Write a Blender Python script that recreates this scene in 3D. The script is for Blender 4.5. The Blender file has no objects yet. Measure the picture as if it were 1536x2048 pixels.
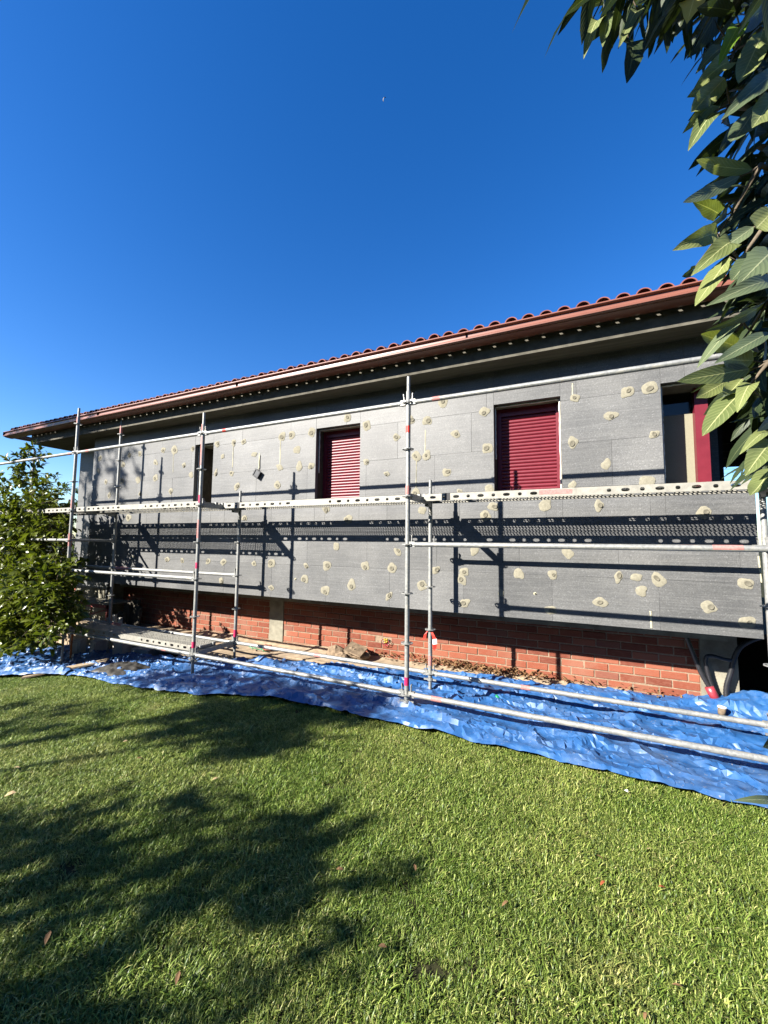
import bpy, math, random
import numpy as np
from mathutils import Vector, Matrix, noise as mnoise

random.seed(11)
rng = np.random.default_rng(11)
scene = bpy.context.scene
col = scene.collection
R = math.radians

# ------------------------------------------------------------------ camera
# World axes: X runs along the wall (right), Y goes into the wall, Z is up.
# Origin: lowest rosette of the middle front scaffold standard.
CAM = Vector((1.5676, -3.8782, 1.5164))
yaw, pit, rol = 0.443291, 0.0757802, 0.0103993
fwd = Vector((-math.sin(yaw) * math.cos(pit), math.cos(yaw) * math.cos(pit), math.sin(pit)))
r0 = Vector((math.cos(yaw), math.sin(yaw), 0))
u0 = r0.cross(fwd)
CR = math.cos(rol) * r0 + math.sin(rol) * u0
CU = -math.sin(rol) * r0 + math.cos(rol) * u0
cd = bpy.data.cameras.new('camera')
cam = bpy.data.objects.new('camera', cd)
col.objects.link(cam)
cd.sensor_fit = 'HORIZONTAL'
cd.sensor_width = 36.0
cd.lens = 803.686 / 1536 * 36.0
cd.clip_start = 0.02
cd.clip_end = 5000
M = Matrix((CR, CU, -fwd)).transposed().to_4x4()
M.translation = CAM
cam.matrix_world = M
scene.camera = cam

# ------------------------------------------------------------------ sky, sun, exposure
SUNV = Vector((0.745, 1.0, -0.70)).normalized()        # travel of the light
elev = math.asin(-SUNV.z)
w = bpy.data.worlds.new('World')
scene.world = w
w.use_nodes = True
nt = w.node_tree
bg = nt.nodes['Background']
sky = nt.nodes.new('ShaderNodeTexSky')
sky.sky_type = 'NISHITA'
sky.sun_disc = False
sky.sun_elevation = elev
sky.sun_rotation = math.atan2(-SUNV.x, -SUNV.y)
sky.altitude = 60
sky.air_density = 1.0
sky.dust_density = 0.25
sky.ozone_density = 3.2
hsv = nt.nodes.new('ShaderNodeHueSaturation')
hsv.inputs['Saturation'].default_value = 1.34
hsv.inputs['Hue'].default_value = 0.512
hsv.inputs['Value'].default_value = 1.0
nt.links.new(sky.outputs[0], hsv.inputs['Color'])
nt.links.new(hsv.outputs[0], bg.inputs['Color'])
bg.inputs['Strength'].default_value = 0.056
sd = bpy.data.lights.new('sun', 'SUN')
sd.energy = 5.0
sd.angle = R(0.53)
sd.color = (1.0, 0.945, 0.86)
sun = bpy.data.objects.new('sun', sd)
col.objects.link(sun)
sun.rotation_euler = SUNV.to_track_quat('-Z', 'Y').to_euler()
sun.location = (-8, -10, 9)
scene.view_settings.view_transform = 'Standard'
scene.view_settings.look = 'None'
scene.view_settings.gamma = 1.0
scene.view_settings.use_curve_mapping = False
scene.view_settings.exposure = 2.1
scene.render.engine = 'CYCLES'
scene.cycles.max_bounces = 8
scene.cycles.transparent_max_bounces = 12

# ------------------------------------------------------------------ material helpers
ALB = 0.79      # common albedo calibration of the painted, metal and mineral materials
class NT:
    def __init__(self, name):
        self.m = bpy.data.materials.new(name)
        self.m.use_nodes = True
        self.t = self.m.node_tree
        self.b = self.t.nodes['Principled BSDF']
        self.out = self.t.nodes['Material Output']
    def n(self, typ, **kw):
        nd = self.t.nodes.new(typ)
        for k, v in kw.items():
            if k.startswith('i_'):
                nd.inputs[k[2:].replace('_', ' ')].default_value = v
            else:
                setattr(nd, k, v)
        return nd
    def l(self, a, b):
        self.t.links.new(a, b)
    def pos(self, scale=(1, 1, 1)):
        g = self.n('ShaderNodeNewGeometry')
        mp = self.n('ShaderNodeMapping')
        mp.inputs['Scale'].default_value = scale
        self.l(g.outputs['Position'], mp.inputs['Vector'])
        return mp.outputs[0]
    def noise(self, vec, scale, detail=4, rough=0.55):
        nd = self.n('ShaderNodeTexNoise')
        nd.inputs['Scale'].default_value = scale
        nd.inputs['Detail'].default_value = detail
        nd.inputs['Roughness'].default_value = rough
        if vec is not None:
            self.l(vec, nd.inputs['Vector'])
        return nd.outputs[0]
    def ramp(self, fac, stops):
        r = self.n('ShaderNodeValToRGB')
        e = r.color_ramp.elements
        while len(e) > 1:
            e.remove(e[-1])
        e[0].position, e[0].color = stops[0][0], (*stops[0][1], 1)
        for p, c in stops[1:]:
            x = e.new(p)
            x.color = (*c, 1)
        self.l(fac, r.inputs[0])
        return r.outputs[0]
    def mix(self, fac, a, b, mode='MIX'):
        m = self.n('ShaderNodeMix', data_type='RGBA', blend_type=mode)
        for s, v in ((m.inputs[0], fac), (m.inputs[6], a), (m.inputs[7], b)):
            if isinstance(v, (int, float)):
                s.default_value = v
            elif isinstance(v, tuple):
                s.default_value = (*v, 1)
            else:
                self.l(v, s)
        return m.outputs[2]
    def math(self, op, a, b=0.0):
        m = self.n('ShaderNodeMath', operation=op)
        for s, v in ((m.inputs[0], a), (m.inputs[1], b)):
            if isinstance(v, (int, float)):
                s.default_value = v
            else:
                self.l(v, s)
        return m.outputs[0]
    def bump(self, h, strength=0.3, dist=0.01):
        b = self.n('ShaderNodeBump')
        b.inputs['Strength'].default_value = strength
        b.inputs['Distance'].default_value = dist
        self.l(h, b.inputs['Height'])
        self.l(b.outputs[0], self.b.inputs['Normal'])
        return b.outputs[0]
    def color(self, c):
        k = getattr(self, 'k', ALB)
        if isinstance(c, tuple):
            self.b.inputs['Base Color'].default_value = (*(x * k for x in c), 1)
        else:
            if k != 1:
                c = self.mix(1.0, c, (k, k, k), 'MULTIPLY')
            self.l(c, self.b.inputs['Base Color'])
        return self
    def rough(self, r, spec=0.5, metal=0.0):
        if isinstance(r, (int, float)):
            self.b.inputs['Roughness'].default_value = r
        else:
            self.l(r, self.b.inputs['Roughness'])
        self.b.inputs['Specular IOR Level'].default_value = spec
        self.b.inputs['Metallic'].default_value = metal
        return self
    def rand(self):
        return self.n('ShaderNodeObjectInfo').outputs['Random']

MAT = {}
def simple(name, c, rough=0.6, spec=0.4, metal=0.0, nscale=20, var=0.25, bump=0.0, bscale=80):
    k = NT(name)
    p = k.pos()
    f = k.noise(p, nscale, 5)
    a = tuple(x * (1 - var) for x in c)
    b = tuple(min(1, x * (1 + var)) for x in c)
    k.color(k.ramp(f, [(0.3, a), (0.7, b)]))
    k.rough(rough, spec, metal)
    if bump:
        k.bump(k.noise(p, bscale, 4), bump, 0.005)
    MAT[name] = k.m
    return k.m

def build_mats():
    # graphite EPS insulation board
    k = NT('insulation')
    p = k.pos()
    big = k.noise(p, 1.6, 4)
    streak = k.noise(k.pos((2.2, 2.2, 75)), 1.0, 3, 0.6)
    bead = k.n('ShaderNodeTexVoronoi'); bead.inputs['Scale'].default_value = 120
    k.l(p, bead.inputs['Vector'])
    cell = k.n('ShaderNodeSeparateColor'); k.l(bead.outputs['Color'], cell.inputs[0])
    base = k.ramp(big, [(0.25, (0.070, 0.072, 0.073)), (0.75, (0.132, 0.132, 0.129))])
    c = k.mix(k.ramp(streak, [(0.42, (0, 0, 0)), (0.75, (0.36, 0.36, 0.36))]), base, (0.19, 0.19, 0.185))
    sp = k.ramp(cell.outputs[0], [(0.0, (0.84, 0.84, 0.84)), (0.8, (1.06, 1.06, 1.06)), (0.95, (1.16, 1.16, 1.16)), (1.0, (1.5, 1.5, 1.5))])
    c = k.mix(1.0, c, sp, 'MULTIPLY')
    br = k.ramp(k.rand(), [(0, (0.9, 0.9, 0.9)), (1, (1.1, 1.1, 1.1))])
    c = k.mix(1.0, c, br, 'MULTIPLY')
    k.color(c)
    k.rough(0.52, 0.32)
    h = k.math('ADD', k.math('MULTIPLY', bead.outputs['Distance'], -0.6), k.math('MULTIPLY', streak, 0.2))
    k.bump(h, 0.3, 0.003)
    MAT['insulation'] = k.m
    # beige adhesive mortar
    simple('adhesive', (0.215, 0.20, 0.15), 0.85, 0.2, nscale=45, var=0.16, bump=0.5, bscale=140)
    simple('plug', (0.135, 0.125, 0.095), 0.9, 0.15, nscale=60, var=0.2, bump=0.4, bscale=180)
    simple('foam', (0.40, 0.375, 0.26), 0.8, 0.2, nscale=70, var=0.15, bump=0.5, bscale=160)
    simple('foam_white', (0.6, 0.59, 0.52), 0.8, 0.2, nscale=70, var=0.1, bump=0.5, bscale=160)
    # brick
    k = NT('brick')
    p = k.pos()
    tint = k.ramp(k.rand(), [(0, (0.125, 0.031, 0.017)), (0.3, (0.18, 0.048, 0.025)), (0.6, (0.22, 0.063, 0.033)), (0.85, (0.25, 0.083, 0.047)), (1, (0.15, 0.054, 0.037))])
    f = k.noise(k.pos((1, 1, 3)), 22, 6, 0.65)
    c = k.mix(k.ramp(f, [(0.45, (0, 0, 0)), (0.75, (0.6, 0.6, 0.6))]), tint, (0.22, 0.095, 0.06))
    dust = k.ramp(k.noise(p, 2.2, 5), [(0.5, (0, 0, 0)), (0.75, (0.45, 0.45, 0.45))])
    c = k.mix(dust, c, (0.24, 0.14, 0.095))
    k.color(c); k.rough(0.85, 0.25)
    k.bump(k.noise(k.pos((1, 1, 6)), 60, 5), 0.5, 0.004)
    MAT['brick'] = k.m
    simple('mortar', (0.225, 0.165, 0.115), 0.95, 0.15, nscale=26, var=0.3, bump=0.7, bscale=90)
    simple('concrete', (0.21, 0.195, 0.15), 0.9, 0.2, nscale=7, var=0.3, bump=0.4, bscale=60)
    # board-marked concrete soffit
    k = NT('soffit_concrete')
    f = k.noise(k.pos((0.6, 9, 9)), 3, 5)
    f2 = k.noise(k.pos(), 9, 5)
    c = k.ramp(f, [(0.3, (0.085, 0.075, 0.053)), (0.7, (0.165, 0.148, 0.108))])
    c = k.mix(k.math('MULTIPLY', f2, 0.5), c, (0.07, 0.06, 0.042))
    k.color(c); k.rough(0.9, 0.2); k.bump(f2, 0.5, 0.01)
    MAT['soffit_concrete'] = k.m
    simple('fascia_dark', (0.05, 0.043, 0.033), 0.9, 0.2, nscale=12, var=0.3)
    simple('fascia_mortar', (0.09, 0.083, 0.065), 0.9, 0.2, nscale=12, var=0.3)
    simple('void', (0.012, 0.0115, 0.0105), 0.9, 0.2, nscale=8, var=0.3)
    # copper-brown lacquered gutter
    k = NT('gutter_lacquer')
    c = k.ramp(k.noise(k.pos((0.4, 1, 1)), 6, 4), [(0.3, (0.165, 0.060, 0.038)), (0.7, (0.20, 0.074, 0.048))])
    k.color(c); k.rough(0.38, 0.45); MAT['gutter_lacquer'] = k.m
    # terracotta tile
    k = NT('terracotta')
    t = k.ramp(k.rand(), [(0, (0.13, 0.035, 0.026)), (0.5, (0.19, 0.054, 0.038)), (1, (0.23, 0.078, 0.055))])
    f = k.noise(k.pos(), 30, 5)
    c = k.mix(k.math('MULTIPLY', f, 0.55), t, (0.12, 0.055, 0.045))
    k.color(c); k.rough(0.8, 0.3); k.bump(f, 0.4, 0.005); MAT['terracotta'] = k.m
    # shutter lacquer
    k = NT('shutter_red')
    c = k.ramp(k.noise(k.pos(), 12, 4), [(0.3, (0.115, 0.0085, 0.017)), (0.7, (0.14, 0.012, 0.022))])
    k.color(c); k.rough(0.40, 0.35); MAT['shutter_red'] = k.m
    simple('white_plastic', (0.8, 0.79, 0.76), 0.4, 0.5, var=0.04)
    simple('black_plastic', (0.018, 0.018, 0.02), 0.35, 0.5, var=0.2)
    simple('lens_dark', (0.06, 0.062, 0.065), 0.35, 0.4, var=0.1)
    simple('grey_plastic', (0.17, 0.175, 0.17), 0.5, 0.4, var=0.1)
    simple('beige_blind', (0.22, 0.205, 0.145), 0.85, 0.2, nscale=120, var=0.08)
    k = NT('window_glass')
    k.color((0.01, 0.012, 0.014)); k.rough(0.04, 0.6)
    k.b.inputs['Alpha'].default_value = 0.35
    MAT['window_glass'] = k.m
    # galvanised steel
    k = NT('galvanised')
    p = k.pos()
    v = k.n('ShaderNodeTexVoronoi'); v.inputs['Scale'].default_value = 55; k.l(p, v.inputs['Vector'])
    cs = k.n('ShaderNodeSeparateColor'); k.l(v.outputs['Color'], cs.inputs[0])
    n1 = k.noise(p, 14, 6, 0.6)
    c = k.ramp(cs.outputs[0], [(0, (0.20, 0.205, 0.20)), (1, (0.29, 0.295, 0.28))])
    c = k.mix(k.ramp(n1, [(0.52, (0, 0, 0)), (0.68, (0.75, 0.75, 0.75))]), c, (0.36, 0.34, 0.285))
    n2 = k.noise(k.pos((1, 1, 1)), 36, 6, 0.7)
    c = k.mix(k.ramp(n2, [(0.62, (0, 0, 0)), (0.72, (0.8, 0.8, 0.8))]), c, (0.48, 0.455, 0.395))
    c = k.mix(k.ramp(k.noise(p, 7, 5, 0.7), [(0.62, (0, 0, 0)), (0.8, (0.6, 0.6, 0.6))]), c, (0.12, 0.10, 0.08))
    k.color(c)
    k.rough(k.math('ADD', k.math('MULTIPLY', n1, 0.35), 0.33), 0.5, 0.35)
    k.bump(n2, 0.25, 0.002)
    MAT['galvanised'] = k.m
    simple('deck_steel', (0.26, 0.25, 0.215), 0.55, 0.4, 0.15, nscale=18, var=0.2)
    simple('rust_steel', (0.30, 0.20, 0.15), 0.7, 0.4, 0.2, nscale=25, var=0.35)
    simple('paint_red', (0.48, 0.03, 0.018), 0.5, 0.4, nscale=60, var=0.2)
    simple('paint_pink', (0.40, 0.012, 0.075), 0.5, 0.4, nscale=60, var=0.2)
    simple('paint_pale', (0.36, 0.16, 0.145), 0.6, 0.3, nscale=60, var=0.25)
    # tarp
    k = NT('tarp')
    p = k.pos()
    n1 = k.noise(p, 2.6, 6, 0.62)
    n2 = k.noise(p, 14, 5, 0.6)
    c = k.ramp(n2, [(0.3, (0.009, 0.064, 0.20)), (0.7, (0.020, 0.100, 0.27))])
    d = k.ramp(k.math('ADD', k.math('MULTIPLY', n1, 0.75), k.math('MULTIPLY', n2, 0.25)), [(0.48, (0, 0, 0)), (0.68, (0.55, 0.55, 0.55))])
    c = k.mix(d, c, (0.070, 0.108, 0.185))
    d2 = k.ramp(k.noise(p, 38, 5, 0.7), [(0.60, (0, 0, 0)), (0.70, (0.7, 0.7, 0.7))])
    c = k.mix(k.math('MULTIPLY', d2, k.ramp(n1, [(0.45, (0, 0, 0)), (0.6, (1, 1, 1))])), c, (0.33, 0.30, 0.25))
    k.color(c); k.rough(k.math('ADD', k.math('MULTIPLY', n2, 0.3), 0.38), 0.55)
    wp = k.n('ShaderNodeVectorMath', operation='ADD')
    wn = k.n('ShaderNodeTexNoise'); wn.inputs['Scale'].default_value = 3.0; k.l(k.pos((1, 1.6, 1)), wn.inputs['Vector'])
    ws = k.n('ShaderNodeVectorMath', operation='SCALE'); k.l(wn.outputs['Color'], ws.inputs[0]); ws.inputs['Scale'].default_value = 0.35
    k.l(k.pos((1, 1.6, 1)), wp.inputs[0]); k.l(ws.outputs[0], wp.inputs[1])
    hs = 0.0
    for sc_, am in ((2.6, 1.0), (6.5, 0.5), (17.0, 0.13)):
        vo = k.n('ShaderNodeTexVoronoi', feature='F1'); vo.inputs['Scale'].default_value = sc_
        k.l(wp.outputs[0], vo.inputs['Vector'])
        hs = k.math('ADD', k.math('MULTIPLY', vo.outputs['Distance'], am / sc_ * 5), hs)
    k.bump(hs, 0.28, 0.05)
    MAT['tarp'] = k.m
    simple('plastic_sheet', (0.045, 0.042, 0.037), 0.45, 0.4, nscale=15, var=0.4, bump=0.3)
    simple('soil', (0.17, 0.125, 0.08), 1.0, 0.1, nscale=12, var=0.45, bump=0.9, bscale=40)
    simple('sand', (0.31, 0.24, 0.165), 1.0, 0.1, nscale=9, var=0.3, bump=0.6, bscale=55)
    simple('wood', (0.29, 0.225, 0.15), 0.85, 0.2, nscale=16, var=0.25)
    simple('stone', (0.17, 0.125, 0.083), 0.95, 0.15, nscale=11, var=0.5, bump=0.9, bscale=35)
    simple('block_white', (0.42, 0.405, 0.365), 0.9, 0.2, nscale=20, var=0.14, bump=0.4)
    simple('orange_plastic', (0.36, 0.10, 0.014), 0.5, 0.4, var=0.15)
    simple('red_steel', (0.20, 0.04, 0.03), 0.7, 0.3, var=0.35)
    simple('pink_plastic', (0.27, 0.03, 0.042), 0.4, 0.5, var=0.15)
    simple('green_plastic', (0.006, 0.22, 0.08), 0.4, 0.5, var=0.1)
    simple('tape_white', (0.75, 0.74, 0.72), 0.5, 0.4, var=0.05)
    simple('dry_leaf', (0.17, 0.095, 0.043), 0.8, 0.25, nscale=14, var=0.4)
    simple('dry_leaf_red', (0.24, 0.055, 0.02), 0.7, 0.3, nscale=14, var=0.3)
    simple('dry_leaf_tan', (0.36, 0.26, 0.14), 0.8, 0.25, nscale=14, var=0.25)
    simple('yellow_foam', (0.45, 0.29, 0.05), 0.8, 0.2, nscale=50, var=0.2, bump=0.5)
    simple('bark', (0.13, 0.105, 0.075), 0.95, 0.15, nscale=30, var=0.4, bump=0.8, bscale=50)
    simple('moon_rock', (0.16, 0.165, 0.17), 1.0, 0.0, var=0.1)
    # lawn soil below the grass
    k = NT('lawn_soil'); k.k = 1
    p = k.pos()
    c = k.ramp(k.noise(p, 40, 5), [(0.35, (0.012, 0.013, 0.006)), (0.7, (0.03, 0.03, 0.012))])
    k.color(c); k.rough(1.0, 0.1); k.bump(k.noise(p, 60, 4), 0.8, 0.01); MAT['lawn_soil'] = k.m
    # grass blades
    k = NT('grass_blade'); k.k = 1
    p = k.pos()
    oi = k.n('ShaderNodeAttribute'); oi.attribute_name = 'tone'
    c = k.ramp(oi.outputs['Fac'], [(0, (0.032, 0.060, 0.010)), (0.4, (0.115, 0.162, 0.028)), (0.75, (0.235, 0.272, 0.068)), (0.92, (0.34, 0.335, 0.125)), (1, (0.46, 0.39, 0.20))])
    dry = k.ramp(k.noise(p, 1.35, 5, 0.65), [(0.56, (0, 0, 0)), (0.74, (0.75, 0.75, 0.75))])
    dry = k.math('MULTIPLY', dry, oi.outputs['Fac'])
    c = k.mix(dry, c, (0.40, 0.31, 0.15))
    lush = k.ramp(k.noise(k.pos((1, 1, 0)), 0.9, 3), [(0.38, (0.72, 0.84, 0.62)), (0.64, (1.12, 1.08, 1.05))])
    c = k.mix(1.0, c, lush, 'MULTIPLY')
    k.color(c); k.rough(0.45, 0.25)
    tr = k.n('ShaderNodeBsdfTranslucent'); k.l(c, tr.inputs[0])
    ms = k.n('ShaderNodeMixShader'); ms.inputs[0].default_value = 0.2
    k.l(k.b.outputs[0], ms.inputs[1]); k.l(tr.outputs[0], ms.inputs[2]); k.l(ms.outputs[0], k.out.inputs[0])
    MAT['grass_blade'] = k.m
    # leaves with a midrib, UV u = along, v = across
    def leaf(name, dark, light, rib, trans, rough, veins):
        k = NT(name); k.k = 1 if 'citrus' in name else 0.86
        uv = k.n('ShaderNodeUVMap')
        sx = k.n('ShaderNodeSeparateXYZ'); k.l(uv.outputs[0], sx.inputs[0])
        off = k.math('ABSOLUTE', k.math('SUBTRACT', sx.outputs[1], 0.5))
        ribf = k.math('LESS_THAN', off, 0.022)
        vv = k.math('SINE', k.math('MULTIPLY', k.math('SUBTRACT', sx.outputs[0], k.math('MULTIPLY', off, 0.45)), 75.0))
        vf = k.ramp(vv, [(0.86, (0, 0, 0)), (1.0, (veins, veins, veins))])
        t = k.ramp(k.rand(), [(0, dark), (1, light)])
        t2 = k.mix(k.math('MULTIPLY', k.noise(k.pos(), 22, 4), 0.45), t, tuple(x * 0.6 for x in dark))
        c = k.mix(vf, t2, rib)
        c = k.mix(ribf, c, rib)
        k.color(c); k.rough(rough, 0.24)
        k.bump(vv, 0.12, 0.002)
        tr = k.n('ShaderNodeBsdfTranslucent')
        tc = k.mix(1.0, c, (1.5, 1.6, 0.6), 'MULTIPLY'); k.l(tc, tr.inputs[0])
        ms = k.n('ShaderNodeMixShader'); ms.inputs[0].default_value = trans
        k.l(k.b.outputs[0], ms.inputs[1]); k.l(tr.outputs[0], ms.inputs[2]); k.l(ms.outputs[0], k.out.inputs[0])
        MAT[name] = k.m
    leaf('leaf_pale', (0.085, 0.115, 0.04), (0.225, 0.25, 0.085), (0.36, 0.37, 0.17), 0.22, 0.5, 0.35)  # hanging leaves in sun, the light put into a paler base colour
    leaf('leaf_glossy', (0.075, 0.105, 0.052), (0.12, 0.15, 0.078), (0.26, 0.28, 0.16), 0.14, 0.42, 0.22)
    leaf('leaf_dark', (0.018, 0.030, 0.012), (0.040, 0.058, 0.022), (0.10, 0.12, 0.05), 0.15, 0.5, 0.2)  # shaded copy of the hanging leaf, shade put into the base colour
    leaf('leaf_yellow', (0.42, 0.36, 0.11), (0.46, 0.40, 0.13), (0.55, 0.5, 0.25), 0.3, 0.5, 0.2)
    leaf('leaf_vivid', (0.12, 0.21, 0.02), (0.14, 0.23, 0.025), (0.25, 0.33, 0.07), 0.45, 0.4, 0.2)
    leaf('leaf_citrus', (0.022, 0.040, 0.006), (0.115, 0.135, 0.018), (0.18, 0.20, 0.05), 0.25, 0.30, 0.1)
    leaf('leaf_far', (0.040, 0.062, 0.022), (0.075, 0.10, 0.035), (0.1, 0.13, 0.05), 0.3, 0.45, 0.1)
build_mats()

# ------------------------------------------------------------------ mesh helpers
class MB:
    def __init__(self):
        self.v = []; self.f = []; self.uv = None
    def box(self, x0, x1, y0, y1, z0, z1):
        b = len(self.v)
        self.v += [(x0, y0, z0), (x1, y0, z0), (x1, y1, z0), (x0, y1, z0), (x0, y0, z1), (x1, y0, z1), (x1, y1, z1), (x0, y1, z1)]
        self.f += [tuple(b + i for i in q) for q in ((0, 3, 2, 1), (4, 5, 6, 7), (0, 1, 5, 4), (1, 2, 6, 5), (2, 3, 7, 6), (3, 0, 4, 7))]
        return self
    def tube(self, p, q, r, n=16, r2=None, cap=True):
        p, q = Vector(p), Vector(q)
        d = (q - p).normalized()
        a = d.orthogonal().normalized(); c = d.cross(a)
        r2 = r if r2 is None else r2
        b = len(self.v)
        for i in range(n):
            t = 2 * math.pi * i / n
            o = a * math.cos(t) + c * math.sin(t)
            self.v.append(tuple(p + o * r)); self.v.append(tuple(q + o * r2))
        for i in range(n):
            j = (i + 1) % n
            self.f.append((b + 2 * i, b + 2 * j, b + 2 * j + 1, b + 2 * i + 1))
        if cap:
            self.f.append(tuple(b + 2 * i for i in range(n))[::-1]); self.f.append(tuple(b + 2 * i + 1 for i in range(n)))
        return self
    def path(self, pts, radii, n=10):
        for i in range(len(pts) - 1):
            self.tube(pts[i], pts[i + 1], radii[i], n, radii[i + 1])
        return self
    def swept(self, pts, radii, n=10):
        pts = [Vector(p) for p in pts]
        b = len(self.v)
        prev = None
        for i, p in enumerate(pts):
            d = (pts[min(i + 1, len(pts) - 1)] - pts[max(i - 1, 0)]).normalized()
            a = d.orthogonal().normalized() if prev is None else (prev - d * prev.dot(d)).normalized()
            prev = a; c = d.cross(a)
            for k in range(n):
                t = 2 * math.pi * k / n
                self.v.append(tuple(p + (a * math.cos(t) + c * math.sin(t)) * radii[i]))
        for i in range(len(pts) - 1):
            for k in range(n):
                j = (k + 1) % n
                self.f.append((b + i * n + k, b + i * n + j, b + (i + 1) * n + j, b + (i + 1) * n + k))
        self.f.append(tuple(b + k for k in range(n))[::-1]); e = b + (len(pts) - 1) * n
        self.f.append(tuple(e + k for k in range(n)))
        return self
    def poly(self, pts):
        b = len(self.v); self.v += [tuple(p) for p in pts]; self.f.append(tuple(range(b, b + len(pts)))); return self
    def extrude_x(self, prof, x0, x1, close=False):
        b = len(self.v); n = len(prof)
        for (y, z) in prof: self.v.append((x0, y, z))
        for (y, z) in prof: self.v.append((x1, y, z))
        for i in range(n if close else n - 1):
            j = (i + 1) % n
            self.f.append((b + i, b + j, b + n + j, b + n + i))
        if close:
            self.f.append(tuple(b + i for i in range(n))[::-1]); self.f.append(tuple(b + n + i for i in range(n)))
        return self

def mesh(name, v, f, mat, smooth=False, uv=None):
    m = bpy.data.meshes.new(name)
    m.from_pydata([tuple(p) for p in v], [], f)
    if mat: m.materials.append(MAT[mat])
    if uv is not None:
        l = m.uv_layers.new(name='UVMap')
        li = np.empty(len(m.loops), dtype=np.int32); m.loops.foreach_get('vertex_index', li)
        l.data.foreach_set('uv', np.asarray(uv, dtype=np.float32)[li].ravel())
    if smooth:
        m.polygons.foreach_set('use_smooth', [True] * len(m.polygons))
    m.update()
    return m

def link(name, m, parent=None, loc=(0, 0, 0)):
    o = bpy.data.objects.new(name, m)
    col.objects.link(o)
    o.location = loc
    if parent is not None:
        o.parent = parent
        o.matrix_parent_inverse = Matrix.Translation(-world_loc(parent))
    return o

def world_loc(o):
    if o.get('_w') is not None:
        return Vector(o['_w'])
    return Vector(o.location)

def obj(name, mb, mat, parent=None, smooth=False, angle=None):
    """link the builder's shape as one mesh object whose origin is its base centre (world coordinates in)"""
    a = np.array(mb.v, dtype=float)
    lo, hi = a.min(0), a.max(0)
    c = np.array([(lo[0] + hi[0]) / 2, (lo[1] + hi[1]) / 2, lo[2]])
    m = mesh(name, a - c, mb.f, mat, smooth, mb.uv)
    if angle is not None:
        m.polygons.foreach_set('use_smooth', [True] * len(m.polygons))
        m.set_sharp_from_angle(angle=R(angle))
    return link(name, m, parent, tuple(c))

def thing(name, label, cat, loc=(0, 0, 0), group=None):
    o = bpy.data.objects.new(name, None)
    col.objects.link(o); o.location = loc
    o.empty_display_size = 0.2
    return tag(o, label, cat, group)

def tag(o, label, cat, group=None):
    o['label'] = label; o['category'] = cat
    if group: o['group'] = group
    return o

def struct(name, mb, mat, smooth=False):
    o = obj(name, mb, mat, None, smooth); o['kind'] = 'structure'; return o

def fix_parents():
    pass

# ray from a measured image point at a chosen distance: gives true 3-D positions for irregular things
def ray(u, v):
    return fwd + CR * ((u - 768) / 803.686) - CU * ((v - 1024) / 803.686)
def onY(u, v, Y):
    d = ray(u, v); return CAM + d * ((Y - CAM.y) / d.y)
def onZ(u, v, Z):
    d = ray(u, v); return CAM + d * ((Z - CAM.z) / d.z)
def atD(u, v, D):
    return CAM + ray(u, v) * D

# ------------------------------------------------------------------ terrain
def g(x, y):
    t = -1.5 - x
    base = -0.20 - 0.09 * (math.log1p(math.exp(4 * t)) / 4 if t < 30 else t)
    if y > 0.2:
        k = min(1, (y - 0.2) / 0.7)
        k = k * k * (3 - 2 * k)
        e = 1 / (1 + math.exp(-(x + 4.2) * 3))
        base = base + (-0.262 - base) * k * e
    return base

mb = MB()
xs = [-3000, -600, -120, -40, -20, -14] + [(-11 + 0.5 * i) for i in range(33)] + [7, 10, 20, 60, 200, 900, 3000]
ys = [-3000, -600, -100, -30, -12, -8] + [(-6 + 0.4 * i) for i in range(22)] + [4, 6, 10, 20, 60, 200, 900, 3000]
for yy in ys:
    for xx in xs:
        mb.v.append((xx, yy, max(g(max(xx, -13), min(yy, 1.2)), -1.2) - 0.012))
nx = len(xs)
for j in range(len(ys) - 1):
    for i in range(nx - 1):
        mb.f.append((j * nx + i, j * nx + i + 1, (j + 1) * nx + i + 1, (j + 1) * nx + i))
ground = struct('ground', mb, 'lawn_soil', True)

mb = MB().box(-9.6, 3.0, 1.22, 2.1, -1.3, -0.25)
struct('concrete_apron', mb, 'sand')
# loose sand and dirt lying between the tarp and the wall
mb = MB()
NXs, NYs = 120, 16
for j in range(NYs + 1):
    for i in range(NXs + 1):
        x = -5.0 + 8.2 * i / NXs; y = 0.75 + 1.05 * j / NYs
        h = -0.250 + 0.03 * mnoise.noise((x * 2.1, y * 3, 4)) + 0.012 * mnoise.noise((x * 9, y * 9, 2))
        h += 0.04 * math.exp(-((y - 1.8) / 0.12) ** 2)
        if i in (0, NXs) or j == 0: h -= 0.08
        mb.v.append((x, y, h))
for j in range(NYs):
    for i in range(NXs):
        a = j * (NXs + 1) + i
        mb.f.append((a, a + 1, a + NXs + 2, a + NXs + 1))
struct('sandy_ground', mb, 'sand', True)

# ------------------------------------------------------------------ house
W = 1.035          # face of the insulation
WB = 1.80          # face of the brick plinth
XL, XR = -7.53, 3.12
house = thing('house', 'long single storey house clad in grey insulation boards above a brick base', 'house', (-2, 1.8, -0.25))

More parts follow.
